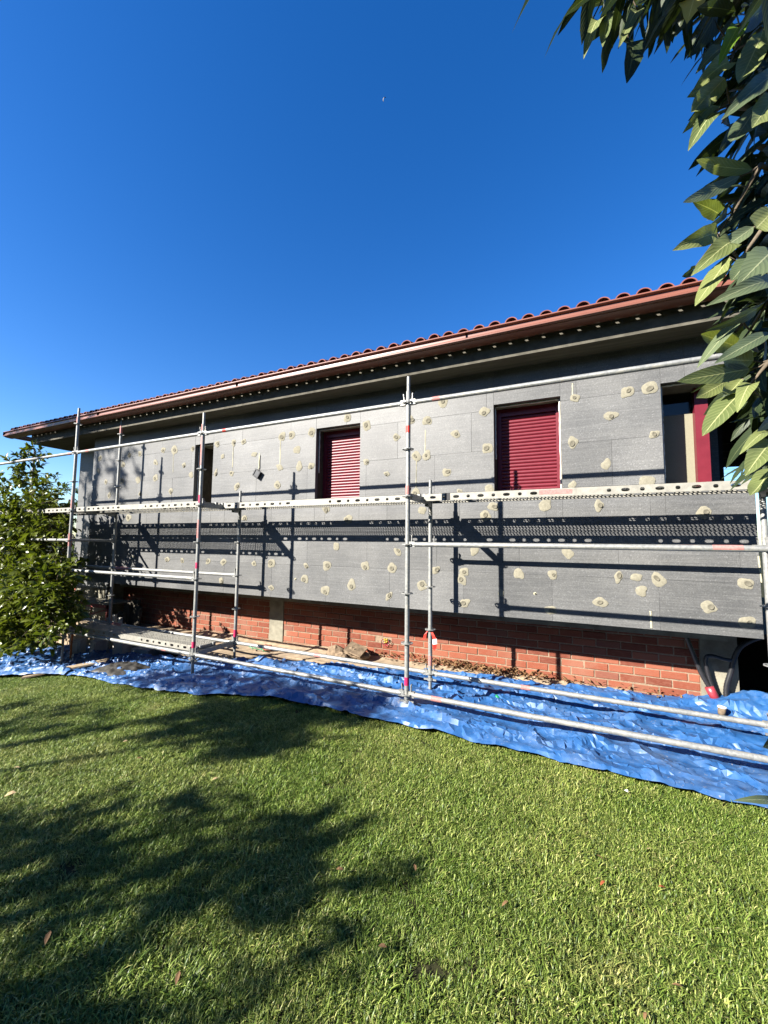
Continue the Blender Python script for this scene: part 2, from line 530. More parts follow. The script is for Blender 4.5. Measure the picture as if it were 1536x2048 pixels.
# windows: (x0, x1, z0, z1)
WIN = [(-4.49, -4.04, 2.10, 3.21), (-1.905, -1.152, 2.10, 3.21), (0.705, 1.453, 2.10, 3.21)]
OPEN = (2.412, 3.30, 2.10, 3.20)
rows = [(0.665, 1.17, 0.325), (1.17, 1.66, -0.02), (1.66, 2.15, 0.28), (2.15, 2.65, -0.05), (2.65, 3.15, 0.43), (3.15, 3.64, 0.62)]
def cut(rects, hole):
    out = []
    hx0, hx1, hz0, hz1 = hole
    for (x0, x1, z0, z1) in rects:
        if x1 <= hx0 or x0 >= hx1 or z1 <= hz0 or z0 >= hz1:
            out.append((x0, x1, z0, z1)); continue
        if x0 < hx0: out.append((x0, hx0, z0, z1))
        if x1 > hx1: out.append((hx1, x1, z0, z1))
        m0, m1 = max(x0, hx0), min(x1, hx1)
        if z1 > hz1: out.append((m0, m1, hz1, z1))
        if z0 < hz0: out.append((m0, m1, z0, hz0))
    return out
def board(x0, x1, z0, z1, yf, yb, gap=0.0006):
    # board with lightly chamfered front edge
    c = 0.0013
    y0 = yf + random.uniform(-0.001, 0.002)
    m = MB()
    X0, X1, Z0, Z1 = x0 + gap, x1 - gap, z0 + gap, z1 - gap
    pts = [(X0, yb, Z0), (X1, yb, Z0), (X1, yb, Z1), (X0, yb, Z1),
           (X0, y0 + c, Z0), (X1, y0 + c, Z0), (X1, y0 + c, Z1), (X0, y0 + c, Z1),
           (X0 + c, y0, Z0 + c), (X1 - c, y0, Z0 + c), (X1 - c, y0, Z1 - c), (X0 + c, y0, Z1 - c)]
    m.v = pts
    m.f = [(0, 1, 2, 3), (8, 9, 10, 11)[::-1]]
    for i in range(4):
        j = (i + 1) % 4
        m.f.append((i, j, 4 + j, 4 + i)[::-1]); m.f.append((4 + i, 4 + j, 8 + j, 8 + i)[::-1])
    return m
for (z0, z1, off) in rows:
    k = math.floor(XL - off)
    xx = [XL] + [off + i for i in range(k, 6) if XL + 0.08 < off + i < XR - 0.05] + [XR]
    for a, b in zip(xx[:-1], xx[1:]):
        rects = [(a, b, z0, z1)]
        for h in WIN + [OPEN]:
            rects = cut(rects, h)
        for r in rects:
            if r[1] - r[0] > 0.02 and r[3] - r[2] > 0.015:
                obj('insulation_board', board(*r, W, W + 0.06), 'insulation', house)
# masonry behind the boards, with the openings left free
rects = [(XL, XR, 0.70, 3.64)]
for h in WIN + [OPEN]:
    rects = cut(rects, h)
mb = MB()
for r in rects:
    mb.box(r[0], r[1], W + 0.062, W + 0.26, r[2], r[3])
obj('masonry_wall', mb, 'concrete', house)
# left return of the clad block and the recessed balcony wall
mb = MB(); mb.box(XL - 0.002, XL + 0.05, W + 0.064, 1.495, 0.68, 3.63)
obj('return_wall', mb, 'insulation', house)
for i, (z0, z1) in enumerate([(0.45, 1.4), (1.4, 2.4), (2.4, 3.64)]):
    for x0, x1 in ((-8.3, -7.55), (-8.92, -8.3)):
        obj('insulation_board', board(x0, x1, z0, z1, 1.50, 1.58), 'insulation', house)
mb = MB(); mb.box(-8.92, XL + 0.04, 1.585, 2.1, -0.3, 3.63)
obj('masonry_wall', mb, 'concrete', house)
# floor slab carrying the overhang
mb = MB(); mb.box(XL + 0.01, XR - 0.01, W + 0.064, 3.2, 0.672, 0.698)
obj('floor_slab', mb, 'soffit_concrete', house)
mb = MB(); mb.box(XL + 0.1, XR - 0.1, 1.66, 1.78, 0.50, 0.670)
obj('floor_beam', mb, 'concrete', house)
# dark interior
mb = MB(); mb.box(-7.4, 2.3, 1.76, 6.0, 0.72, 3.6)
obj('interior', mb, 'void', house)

# adhesive patches over the anchor holes
def cp(o, pts, s=0.27344):
    return [(o[0] + x * s, o[1] + y * s) for x, y in pts]
patches = []
patches += cp((380, 780), [(200,395),(240,485),(320,388),(393,380),(305,610),(345,705),(190,605),(470,472),(675,340),(745,330),(783,440),(890,310),(655,565),(640,695),(800,560),(885,555),(1150,200),(1295,260),(1510,345),(1288,527),(1440,612),(20,430),(8,620),(398,937),(1155,942),(995,868)])
patches += cp((0, 780), [(1195,440),(1275,440),(1138,530),(1345,550),(1395,622),(1138,645),(1250,740),(1010,660),(1025,465),(945,475),(900,545),(893,665),(720,590),(800,770),(775,672),(730,500),(940,935),(1025,760)])
patches += cp((380, 1080), [(133,155),(243,162),(468,172),(598,172),(595,348),(848,188),(1000,188),(840,285),(990,372),(1070,45),(1283,190),(1480,205),(1183,330),(1453,412),(1520,85),(230,300)])
patches += cp((0, 1080), [(740,130),(970,130),(1225,140),(1333,150)])
patches += cp((760, 720), [(125,560),(345,445),(555,540),(765,378),(785,645),(268,705),(342,700),(50,828),(490,820),(1425,280),(1410,600),(800,940),(585,965),(1405,915),(460,310),(225,440),(262,970),(310,1100),(770,1140),(830,1070),(1210,1060)])
patches += cp((760, 1000), [(690,370),(410,510),(615,528),(600,582),(308,622),(620,755),(885,680),(1375,390),(1015,540),(1265,545),(1250,805)])
patches += cp((1116, 680), [(505,380),(668,352),(383,555),(700,690),(352,905),(650,1040)])
patches += cp((1116, 980), [(298,112),(1068,168),(440,635),(572,640),(735,655),(610,738),(312,818),(1375,685),(1100,857),(1385,970)])
def blob(r, seed, flat, dome, n=22, wob=0.22):
    rr = random.Random(seed)
    ph = [rr.uniform(0, 6.28) for _ in range(4)]; am = [rr.uniform(0.3, 1) * wob for _ in range(4)]
    sx = rr.uniform(0.85, 1.2)
    v = [(0, -dome, 0)]; f = []
    for ring, (k, y) in enumerate(((0.55, -dome * 0.9), (0.85, -dome * 0.55), (1.0, -0.0004))):
        for i in range(n):
            t = 6.28318 * i / n
            q = 1 + sum(a * math.sin((m + 1) * t + p) for m, (a, p) in enumerate(zip(am, ph))) * (k ** 2) + rr.uniform(-0.05, 0.05) * k
            v.append((math.cos(t) * r * k * q * sx, y - rr.uniform(0, 0.0006), math.sin(t) * r * k * q))
    for i in range(n):
        j = (i + 1) % n
        f.append((0, 1 + j, 1 + i))
        for ring in (0, 1):
            a = 1 + ring * n
            f.append((a + i, a + j, a + n + j, a + n + i))
    return v, f
patch_m, plug_m = [], []
for s in range(14):
    v, f = blob(random.uniform(0.046, 0.064), s, 0.001, 0.0045, 24, 0.11)
    patch_m.append(mesh('adhesive_patch', v, f, 'adhesive', True))
for s in range(6):
    # anchor plug: a shallow dish with a raised rim
    n = 18; r = random.uniform(0.021, 0.028); v = [(0, -0.0035, 0)]; f = []
    for k, y in ((0.75, -0.0035), (1.0, -0.0072), (1.1, -0.002)):
        for i in range(n):
            t = 6.28318 * i / n; q = 1 + 0.08 * math.sin(2 * t + s)
            v.append((math.cos(t) * r * k * q, y, math.sin(t) * r * k * q))
    for i in range(n):
        j = (i + 1) % n
        f.append((0, 1 + j, 1 + i))
        for ring in (0, 1):
            a = 1 + ring * n; f.append((a + i, a + j, a + n + j, a + n + i))
    plug_m.append(mesh('anchor_plug', v, f, 'plug', True))
seen = []
for i, (u, v) in enumerate(patches):
    P = onY(u, v, W)
    if any((P - q).length < 0.05 for q in seen): continue
    seen.append(P)
    if any(h[0] - 0.02 < P.x < h[1] + 0.02 and h[2] < P.z < h[3] + 0.02 for h in WIN): continue
    if not (XL < P.x < XR and 0.7 < P.z < 3.6): continue
    loc = (P.x, W - 0.002, P.z)
    o = link('adhesive_patch', patch_m[i % 14], house, loc)
    o.rotation_euler = (0, random.uniform(0, 6.28), 0)
    o['_w'] = loc
    o.scale = (random.uniform(.75, 1.25), 1, random.uniform(.8, 1.35))
    if random.random() < .22: continue
    q = bpy.data.objects.new('anchor_plug', plug_m[i % 6]); col.objects.link(q); q.parent = o
    q.location = (random.uniform(-0.016, 0.016), -0.0042, random.uniform(-0.016, 0.016))
    q.scale = (random.uniform(.75, 1.15), 1, random.uniform(.75, 1.15))
# beige foam squeezed out of vertical joints
for (u0_, v0_, u1_, v1_, wd) in [(466.5, 893, 465, 935, .012), (561, 880, 560, 930, .014), (519, 906, 518, 938, .020), (851, 860, 850, 905, .010), (1145, 767, 1145, 790, .012), (1301, 1222, 1303, 1256, .016), (347, 900, 346, 945, .008), (833, 920, 832, 975, .008), (1517, 1112, 1523, 1165, .014), (1430, 885, 1444, 965, .0)]:
    if wd == 0: continue
    a, b = onY(u0_, v0_, W), onY(u1_, v1_, W)
    mb = MB(); n = 9
    for i in range(n + 1):
        t = i / n; x = a.x + (b.x - a.x) * t; z = a.z + (b.z - a.z) * t; h = wd * random.uniform(0.35, 0.65)
        mb.v += [(x - h, W - 0.0015, z), (x, W - 0.006, z), (x + h, W - 0.0015, z)]
    for i in range(n):
        c = 3 * i
        mb.f += [(c, c + 1, c + 4, c + 3), (c + 1, c + 2, c + 5, c + 4)]
    obj('foam_seam', mb, 'foam', house, True)
# two foam-filled drill holes
for (u, v) in [(591, 1158), (1070, 1187)]:
    P = onY(u, v, W)
    mb = MB(); mb.tube((P.x, W - 0.004, P.z), (P.x, W - 0.001, P.z), 0.017, 12); obj('drill_hole_rim', mb, 'foam', house)
    mb = MB(); mb.tube((P.x + .004, W - 0.006, P.z - .003), (P.x + .004, W - 0.0045, P.z - .003), 0.010, 10); obj('drill_hole', mb, 'black_plastic', house)

# ---- shuttered windows
SL = 0.0428
def slat_mesh(wd):
    prof = []
    n = 8
    for i in range(n + 1):
        t = i / n
        prof.append((-0.0085 * math.sin(math.pi * t) ** 0.8, SL * (t * 0.9 + 0.05)))
    prof = [(0.006, 0.0)] + prof + [(0.006, SL)]
    m = MB().extrude_x(prof, -wd / 2, wd / 2)
    return mesh('slat', m.v, m.f, 'shutter_red', True)
def window(x0, x1, z0, z1, closed, nm, YS=1.25):
    w_ = link('shutter_window', None, house, ((x0 + x1) / 2, YS, z0)); w_['_w'] = tuple(w_.location); w_['label'] = nm
    def sub(n, mb, mat, sm=False):
        o = obj(n, mb, mat, None, sm); l = o.location.copy(); o.parent = w_; o.location = l - Vector(w_['_w']); return o
    # plaster reveal, behind the board edge
    e = 0.02
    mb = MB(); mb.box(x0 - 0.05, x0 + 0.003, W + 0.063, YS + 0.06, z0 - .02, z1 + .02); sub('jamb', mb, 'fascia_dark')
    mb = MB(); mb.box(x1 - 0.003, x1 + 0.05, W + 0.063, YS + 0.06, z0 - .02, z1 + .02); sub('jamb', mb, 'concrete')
    mb = MB(); mb.box(x0 + .003, x1 - .003, W + 0.063, YS + 0.06, z1 - 0.003, z1 + .04); sub('lintel', mb, 'concrete')
    mb = MB(); mb.box(x0 + .003, x1 - .003, W + 0.062, YS + 0.06, z0 - .04, z0 + .006); sub('sill', mb, 'concrete')
    # ragged white foam bead round the reveal
    def bead(a, b, axis):
        m = MB(); n = 26; pts = []; rad = []
        for i in range(n + 1):
            t = i / n
            p = Vector(a).lerp(Vector(b), t) + Vector((random.uniform(-.002, .002), random.uniform(-.002, .002), random.uniform(-.002, .002)))
            pts.append(p); rad.append(random.uniform(0.007, 0.0115))
        m.swept(pts, rad, 6); sub('foam_bead', m, 'foam_white', True)
    yb = W + 0.070
    bead((x0 + .012, yb, z1 - .014), (x1 - .012, yb, z1 - .012), 0)
    bead((x1 - .012, yb, z1 - .012), (x1 - .012, yb, z0 + .02), 1)
    bead((x0 + .008, yb + .01, z1 - .014), (x0 + .008, yb + .01, z0 + (.45 if closed else .1)), 1)
    # guide rails and box
    fw = 0.052
    for a in (x0 + 0.006, x1 - 0.006 - fw):
        m = MB(); m.box(a, a + fw, YS - 0.022, YS + 0.03, z0 + 0.008, z1 - 0.006)
        m.box(a + .006, a + fw - .006, YS - 0.027, YS - 0.0215, z0 + 0.012, z1 - 0.01)
        sub('guide_rail', m, 'shutter_red')
    xa, xb = x0 + 0.006 + fw + .001, x1 - 0.006 - fw - .001
    m = MB(); m.box(xa, xb, YS - 0.018, YS + 0.03, z1 - 0.10, z1 - 0.007); sub('shutter_box', m, 'shutter_red')
    if closed:
        sm = slat_mesh(xb - xa)
        z = z0 + 0.062; n = 0
        while z < z1 - 0.11:
            o = bpy.data.objects.new('slat', sm); col.objects.link(o); o.parent = w_
            o.location = Vector(((xa + xb) / 2, YS + random.uniform(-.0008, .0008), z)) - Vector(w_['_w']); z += SL
        m = MB(); m.box(xa, xb, YS - 0.010, YS + 0.012, z0 + 0.010, z0 + 0.060); sub('bottom_rail', m, 'shutter_red')
        for fx in (0.16, 0.74):
            x = xa + (xb - xa) * fx
            m = MB(); m.tube((x, YS - 0.034, z0 + 0.062), (x, YS - 0.011, z0 + 0.062), 0.011, 12); sub('stop_cap', m, 'white_plastic')
        m = MB(); m.box(xa, xb, YS + 0.016, YS + 0.03, z0 + .01, z1 - .1); sub('backing', m, 'shutter_red')
    else:
        m = MB(); m.box(xa, xb, YS + 0.01, YS + 0.028, z0 + .01, z1 - .1); sub('sash', m, 'shutter_red')
window(*WIN[0], False, 'narrow window in deep shade behind a scaffold post', 1.66)
window(*WIN[1], True, 'closed red roller shutter in the middle of the wall')
window(*WIN[2], True, 'closed red roller shutter nearest the porch opening')

# ---- open porch corner on the right
x0, x1, z0, z1 = OPEN
XP = 2.866
po = link('porch_window', None, house, (2.64, 1.39, 2.1)); po['_w'] = (2.64, 1.39, 2.1); po['label'] = 'half open porch window with a red frame and a pale blind'
def psub(n, mb, mat, sm=False):
    o = obj(n, mb, mat, None, sm); l = o.location.copy(); o.parent = po; o.location = l - Vector(po['_w']); return o
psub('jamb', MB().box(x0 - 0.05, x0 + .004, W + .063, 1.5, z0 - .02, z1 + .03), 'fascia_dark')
psub('lintel', MB().box(x0 + .004, 3.11, W + .063, 1.5, z1 - .003, z1 + .05), 'concrete')
psub('sill', MB().box(x0 + .004, XP, W + .063, 1.5, z0 - .05, z0 + .005), 'concrete')
m = MB(); pts = []; rad = []
for i in range(40):
    pts.append((x0 + .014 + random.uniform(-.003, .003), W + .066, z1 - .012 - i * (z1 - z0) / 40)); rad.append(random.uniform(.006, .011))
m.swept(pts, rad, 6); psub('foam_bead', m, 'foam_white', True)
m = MB(); pts = []; rad = []
for i in range(24):
    pts.append((x0 + .014 + i * .028, W + .066, z1 - .012 + random.uniform(-.003, .003))); rad.append(random.uniform(.006, .012))
m.swept(pts, rad, 6); psub('foam_bead', m, 'foam_white', True)
psub('red_stile', MB().box(2.751, 2.865, 1.31, 1.40, z0 + .006, z1 - .004), 'shutter_red')
psub('blind', MB().box(x0 + .006, 2.75, 1.395, 1.41, z0 + .006, 2.945), 'beige_blind')
psub('glass', MB().box(x0 + .006, 2.75, 1.425, 1.431, z0 + .006, z1 - .004), 'window_glass')
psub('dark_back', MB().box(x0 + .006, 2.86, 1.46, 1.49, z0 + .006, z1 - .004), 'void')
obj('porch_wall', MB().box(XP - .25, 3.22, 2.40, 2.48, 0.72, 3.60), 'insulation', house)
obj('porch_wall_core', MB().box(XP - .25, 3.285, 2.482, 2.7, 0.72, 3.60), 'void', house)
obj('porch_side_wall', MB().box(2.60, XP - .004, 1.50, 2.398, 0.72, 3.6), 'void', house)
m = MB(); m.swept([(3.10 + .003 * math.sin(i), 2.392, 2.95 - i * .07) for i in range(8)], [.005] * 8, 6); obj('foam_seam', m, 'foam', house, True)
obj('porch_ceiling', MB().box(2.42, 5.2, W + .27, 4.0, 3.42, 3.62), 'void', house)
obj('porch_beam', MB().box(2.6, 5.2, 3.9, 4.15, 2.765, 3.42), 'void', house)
for i, zz in enumerate((3.08, 2.96, 2.86)):
    obj('ceiling_lath', MB().box(3.3, 5.2, 3.86, 3.897, zz, zz + .012), 'fascia_dark', house)
obj('porch_floor', MB().box(2.3, 3.1, W + .07, 4.1, 1.85, 1.98), 'concrete', house)

# ---- eaves
ZS = 3.635
def prism(pts_xy, z0, z1):
    m = MB(); n = len(pts_xy)
    m.v = [(x, y, z0) for x, y in pts_xy] + [(x, y, z1) for x, y in pts_xy]
    m.f = [tuple(range(n))[::-1], tuple(range(n, 2 * n))] + [(i, (i + 1) % n, n + (i + 1) % n, n + i) for i in range(n)]
    return m
XE = -9.35
obj('eaves_slab', prism([(XE, 0.735), (5.6, 0.735), (5.6, 9), (XE, 9)], ZS, 3.80), 'soffit_concrete', house)
obj('fascia', MB().box(XE - .003, 5.6, 0.717, 0.734, ZS - .004, 3.86), 'fascia_mortar', house)
obj('fascia', MB().box(XE - .02, XE - .002, 0.736, 9, ZS - .004, 3.86), 'fascia_dark', house)
obj('light_stop', MB().box(XE - .3, 5.6, 0.600, 0.640, 3.880, 3.890), 'fascia_dark', house)  # strip added under the tiles to trim the sun spots on the fascia
# gutter: moulded front with two beads
gp = [(0.516, 3.906), (0.508, 3.919), (0.495, 3.923), (0.483, 3.917), (0.480, 3.906), (0.487, 3.899), (0.511, 3.897), (0.513, 3.893), (0.506, 3.850), (0.513, 3.847), (0.513, 3.842), (0.490, 3.840), (0.482, 3.833), (0.483, 3.823), (0.493, 3.817), (0.514, 3.815), (0.520, 3.806), (0.560, 3.798), (0.62, 3.795), (0.66, 3.797), (0.672, 3.806)]
def gutter_x(xa, xb):
    m = MB(); n = len(gp)
    inner = [(y + 0.004 if i < 8 else y, z + 0.004) for i, (y, z) in enumerate(gp)]
    m.extrude_x(gp + inner[::-1], xa, xb, True)
    return m
for xa, xb in ((-10.05, -6.5), (-6.499, -3.0), (-2.999, 0.5), (0.501, 5.6)):
    obj('gutter', gutter_x(xa, xb), 'gutter_lacquer', house, angle=42)
# gutter along the left end, seen from below
m = MB()
n = len(gp)
for yy in (0.515, 9.0):
    for (y, z) in gp:
        m.v.append((-10.05 + (y - 0.49), yy, z))
for i in range(n - 1):
    m.f.append((i, i + 1, n + i + 1, n + i))
obj('gutter', m, 'gutter_lacquer', house, angle=42)
# roof tiles: covers as single pieces, pans joined
PT = 0.1765
slope = 0.34
def cover_mesh(L=0.42):
    n = 12; v = []; f = []
    for k, (yy, rs) in enumerate(((0, 1.0), (L, 0.86))):
        for sh in (0, 1):
            r = (0.068 - sh * 0.010) * rs
            for i in range(n + 1):
                t = math.pi * i / n
                v.append((math.cos(t) * r, yy, math.sin(t) * r * 0.95 + yy * slope))
    q = n + 1
    for i in range(n):
        f.append((i, i + 1, 2 * q + i + 1, 2 * q + i)[::-1])
        f.append((q + i, q + i + 1, 3 * q + i + 1, 3 * q + i))
        f.append((i, i + 1, q + i + 1, q + i))
        f.append((2 * q + i, 2 * q + i + 1, 3 * q + i + 1, 3 * q + i)[::-1])
    f += [(0, q, 3 * q, 2 * q), (n, q + n, 3 * q + n, 2 * q + n)[::-1]]
    return mesh('roof_tile', v, f, 'terracotta', False)
cm = cover_mesh()
XT0 = -9.86; NTI = 86
phase = -0.951
k0 = round((XT0 - phase) / PT)
ZT = 3.922
for i in range(NTI):
    x = phase + (k0 + i) * PT
    if x > 5.2: break
    o = link('roof_tile', cm, house, (x + random.uniform(-.004, .004), 0.518 + random.uniform(-.008, .008), ZT + random.uniform(-.004, .004)))
    o.rotation_euler = (0, random.uniform(-.04, .04), random.uniform(-.025, .025))
pan = MB()
for i in range(NTI):
    x = phase + (k0 + i + 0.5) * PT
    if x > 5.3: break
    n = 8; hw = 0.0735; b = len(pan.v)
    for yy in (0.512, 1.3):
        for j in range(n + 1):
            t = -1 + 2 * j / n
            pan.v.append((x + t * hw, yy, ZT - 0.005 - 0.045 * (1 - t * t) + (yy - .512) * slope))
    for j in range(n):
        pan.f.append((b + j, b + j + 1, b + n + 2 + j, b + n + 1 + j))
o = obj('pan_tiles', pan, 'terracotta', house); o['kind'] = 'stuff'
# upper courses of the roof, one joined part, and the roof deck
up = MB()
base = cm
bv = [tuple(v.co) for v in cm.vertices]; bf = [tuple(p.vertices) for p in cm.polygons]
for row in range(1, 5):
    for i in range(NTI):
        x = phase + (k0 + i) * PT
        if x > 5.2 or x < XT0 + row * 0.34: continue
        b = len(up.v); yy = 0.518 + row * 0.34
        up.v += [(a + x, c + yy, d + ZT + row * 0.34 * slope + 0.012) for a, c, d in bv]
        up.f += [tuple(b + t for t in q) for q in bf]
o = obj('upper_tile_courses', up, 'terracotta', house); o['kind'] = 'stuff'
m = MB()
zr = lambda y: ZT - 0.06 + (y - .518) * slope
m.v = [(-9.9, .78, zr(.78)), (5.6, .78, zr(.78)), (5.6, 6, zr(6)), (-4.6, 6, zr(6)), (-9.9, 10, zr(.78))]
m.f = [(0, 1, 2, 3), (0, 3, 4)]
obj('roof_deck', m, 'terracotta', house)
# ---- brick plinth
BW, BH, PX, PZ = 0.250, 0.080, 0.2625, 0.0925
def brick_mesh(wd, seed):
    rr = random.Random(seed)
    m = MB(); c = 0.004; n = 5
    x0_, x1_ = -wd / 2, wd / 2
    m.v = [(x0_, 0.05, 0), (x1_, 0.05, 0), (x1_, 0.05, BH), (x0_, 0.05, BH),
           (x0_, c, 0), (x1_, c, 0), (x1_, c, BH), (x0_, c, BH)]
    m.v += [(x0_ + c + rr.uniform(0, .004), rr.uniform(-.0015, .001), c + rr.uniform(0, .003)), (x1_ - c - rr.uniform(0, .004), rr.uniform(-.0015, .001), c + rr.uniform(0, .003)),
            (x1_ - c - rr.uniform(0, .004), rr.uniform(-.0015, .001), BH - c - rr.uniform(0, .003)), (x0_ + c + rr.uniform(0, .004), rr.uniform(-.0015, .001), BH - c - rr.uniform(0, .003))]
    m.f = [(8, 9, 10, 11)]
    for i in range(4):
        j = (i + 1) % 4
        m.f.append((i, j, 4 + j, 4 + i)); m.f.append((4 + i, 4 + j, 8 + j, 8 + i))
    return m
bms = [mesh('brick', *(lambda m: (m.v, m.f))(brick_mesh(BW, s)), 'brick') for s in range(8)]
PIL = [(-3.34, -3.04), (2.80, 3.13)]
cells = []
nrow = 10
zb0 = -0.285
for r_ in range(nrow):
    z = zb0 + r_ * PZ
    off = (0.5 if r_ % 2 else 0) * PX + random.uniform(-.02, .02)
    x = -9.4 + off
    while x < 2.9:
        a, b = x - BW / 2, x + BW / 2
        for p0, p1 in PIL:
            if a < p1 and b > p0:
                if x < (p0 + p1) / 2: b = min(b, p0 - .008)
                else: a = max(a, p1 + .008)
        hole = Vector((-1.06, 0, 0.02))
        if b - a > 0.05:
            if not (abs((a + b) / 2 - hole.x) < 0.11 and abs(z + BH / 2 - hole.z) < 0.05):
                cells.append((a, b, z))
        x += PX
def score(c):
    P = Vector(((c[0] + c[1]) / 2, WB, c[2])); d = P - CAM
    return d.dot(fwd) + (1.2 if c[2] > 0.45 else 0) + (30 if c[0] < -8.2 else 0) + (5 if c[2] < -0.27 else 0)
cells.sort(key=score)
rest = MB()
for i, (a, b, z) in enumerate(cells):
    full = abs(b - a - BW) < 1e-6
    y = WB + random.uniform(-.004, .004)
    zz = z + random.uniform(-.003, .003)
    if i < 298:
        m_ = bms[i % 8] if full else mesh('brick', *(lambda m: (m.v, m.f))(brick_mesh(b - a, i)), 'brick')
        o = link('brick', m_, house, ((a + b) / 2, y, zz))
        o.rotation_euler = (0, random.uniform(-.006, .006), 0)
    else:
        m_ = brick_mesh(b - a, i); bb = len(rest.v)
        rest.v += [(p[0] + (a + b) / 2, p[1] + y, p[2] + zz) for p in m_.v]
        rest.f += [tuple(bb + t for t in q) for q in m_.f]
if rest.v:
    o = obj('far_bricks', rest, 'brick', house); o['kind'] = 'stuff'
obj('mortar_wall', MB().box(-9.6, 2.80, WB + 0.006, WB + 0.12, -0.5, 0.67), 'mortar', house)
for p0, p1 in PIL:
    obj('concrete_pillar', MB().box(p0, p1, WB - 0.012, WB + 0.2, -0.5, 0.668), 'concrete', house)
# hole with yellow foam and cables
m = MB(); rr = random.Random(5)
for i in range(7):
    a = rr.uniform(0, 6.28)
    q = Vector((-1.06 + rr.uniform(-.03, .03), WB - .004 - rr.random() * .02, 0.02 + rr.uniform(-.03, .03)))
    m.tube(q, q + Vector((rr.uniform(-.02, .02), -.018, rr.uniform(-.02, .02))), rr.uniform(.014, .024), 8, .008)
obj('foam_plug', m, 'yellow_foam', house, True)
for i in range(5):
    a = rr.uniform(0, 6.28); pts = []
    for k in range(7):
        t = k / 6
        pts.append((-1.06 + math.cos(a + t * 2.4) * (.03 + .04 * math.sin(3.1 * t)), WB - .01 - .045 * math.sin(3.1 * t), 0.02 + math.sin(a + t * 2.4) * (.03 + .035 * math.sin(3.1 * t))))
    obj('cable_end', MB().swept(pts, [.0045] * 7, 6), 'black_plastic' if i % 2 else 'pink_plastic', house, True)
# ventilation grille
vg = link('vent_grille', None, house, (-7.66, 1.79, 0.24)); vg['_w'] = (-7.66, 1.79, 0.24)
def vsub(n, mb, mat):
    o = obj(n, mb, mat); l = o.location.copy(); o.parent = vg; o.location = l - Vector(vg['_w'])
vsub('grille_frame', MB().box(-7.78, -7.54, 1.772, 1.79, .47, .49).box(-7.78, -7.54, 1.772, 1.79, .24, .26).box(-7.78, -7.76, 1.772, 1.79, .26, .47).box(-7.56, -7.54, 1.772, 1.79, .26, .47), 'grey_plastic')
vsub('grille_back', MB().box(-7.76, -7.56, 1.784, 1.79, .26, .47), 'fascia_dark')
for i in range(4):
    vsub('louvre', MB().box(-7.745, -7.575, 1.775, 1.783, .285 + i * .045, .305 + i * .045), 'grey_plastic')
# junction box and the dark cellar doorway beside the pillar
obj('junction_box', MB().box(2.635, 2.76, WB - .07, WB - .013, 0.50, 0.585), 'grey_plastic', house)
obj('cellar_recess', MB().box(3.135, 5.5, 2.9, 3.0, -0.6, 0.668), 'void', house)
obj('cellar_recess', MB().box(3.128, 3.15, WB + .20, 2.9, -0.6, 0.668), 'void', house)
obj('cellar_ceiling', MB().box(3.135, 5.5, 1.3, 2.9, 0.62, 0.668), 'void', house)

# ------------------------------------------------------------------ scaffold
sc = thing('scaffold', 'galvanised steel tube scaffold with perforated decks along the house wall', 'scaffold', (0, 0, -0.2))
BAY, WD = 3.07, 0.73
TR = 0.0242
ring_m = None
def rosette():
    n = 24; v = []; f = []
    t = 0.0045
    for zz in (-t, t):
        for rr_ in (0.0235, 0.034, 0.0515, 0.0615):
            for i in range(n):
                a = 6.28318 * i / n
                q = rr_ * (1 + (0.03 * math.cos(8 * a) if rr_ > .06 else 0))
                v.append((math.cos(a) * q, math.sin(a) * q, zz))
    R_ = lambda z, k, i: z * 4 * n + k * n + (i % n)
    for i in range(n):
        spoke = (i % 6) in (0, 1)
        f.append((R_(1, 0, i), R_(1, 0, i + 1), R_(1, 1, i + 1), R_(1, 1, i))[::-1]); f.append((R_(0, 0, i), R_(0, 0, i + 1), R_(0, 1, i + 1), R_(0, 1, i)))
        f.append((R_(1, 2, i), R_(1, 2, i + 1), R_(1, 3, i + 1), R_(1, 3, i))[::-1]); f.append((R_(0, 2, i), R_(0, 2, i + 1), R_(0, 3, i + 1), R_(0, 3, i)))
        f.append((R_(1, 3, i), R_(1, 3, i + 1), R_(0, 3, i + 1), R_(0, 3, i))[::-1])
        if spoke:
            f.append((R_(1, 1, i), R_(1, 1, i + 1), R_(1, 2, i + 1), R_(1, 2, i))[::-1]); f.append((R_(0, 1, i), R_(0, 1, i + 1), R_(0, 2, i + 1), R_(0, 2, i)))
        else:
            f.append((R_(1, 1, i), R_(1, 1, i + 1), R_(0, 1, i + 1), R_(0, 1, i))[::-1]); f.append((R_(1, 2, i), R_(1, 2, i + 1), R_(0, 2, i + 1), R_(0, 2, i)))
    return mesh('rosette', v, f, 'galvanised')
ROS = rosette()
wv = MB(); wv.box(-.004, .004, -.011, .011, -.03, .062); wv.box(-.004, .004, -.015, .015, .045, .07)
WEDGE = mesh('wedge', wv.v, wv.f, 'galvanised')
hv = MB(); hv.box(-.030, .030, -.020, .020, -.026, .030); hv.tube((0.02, 0, 0), (.055, 0, 0), .027, 12, .0245)
HEAD = mesh('ledger_head', hv.v, hv.f, 'galvanised')
def child(name, m, par, loc, rot=(0, 0, 0)):
    o = bpy.data.objects.new(name, m); col.objects.link(o); o.parent = par
    o.location = Vector(loc) - Vector(par['_w']); o.rotation_euler = rot
    return o
def band(par, p, q, mat, r=TR + .0009):
    m = MB().tube(p, q, r, 16, cap=False)
    o = obj('paint_band', m, mat, None, True); l = o.location.copy(); o.parent = par; o.location = l - Vector(par['_w'])
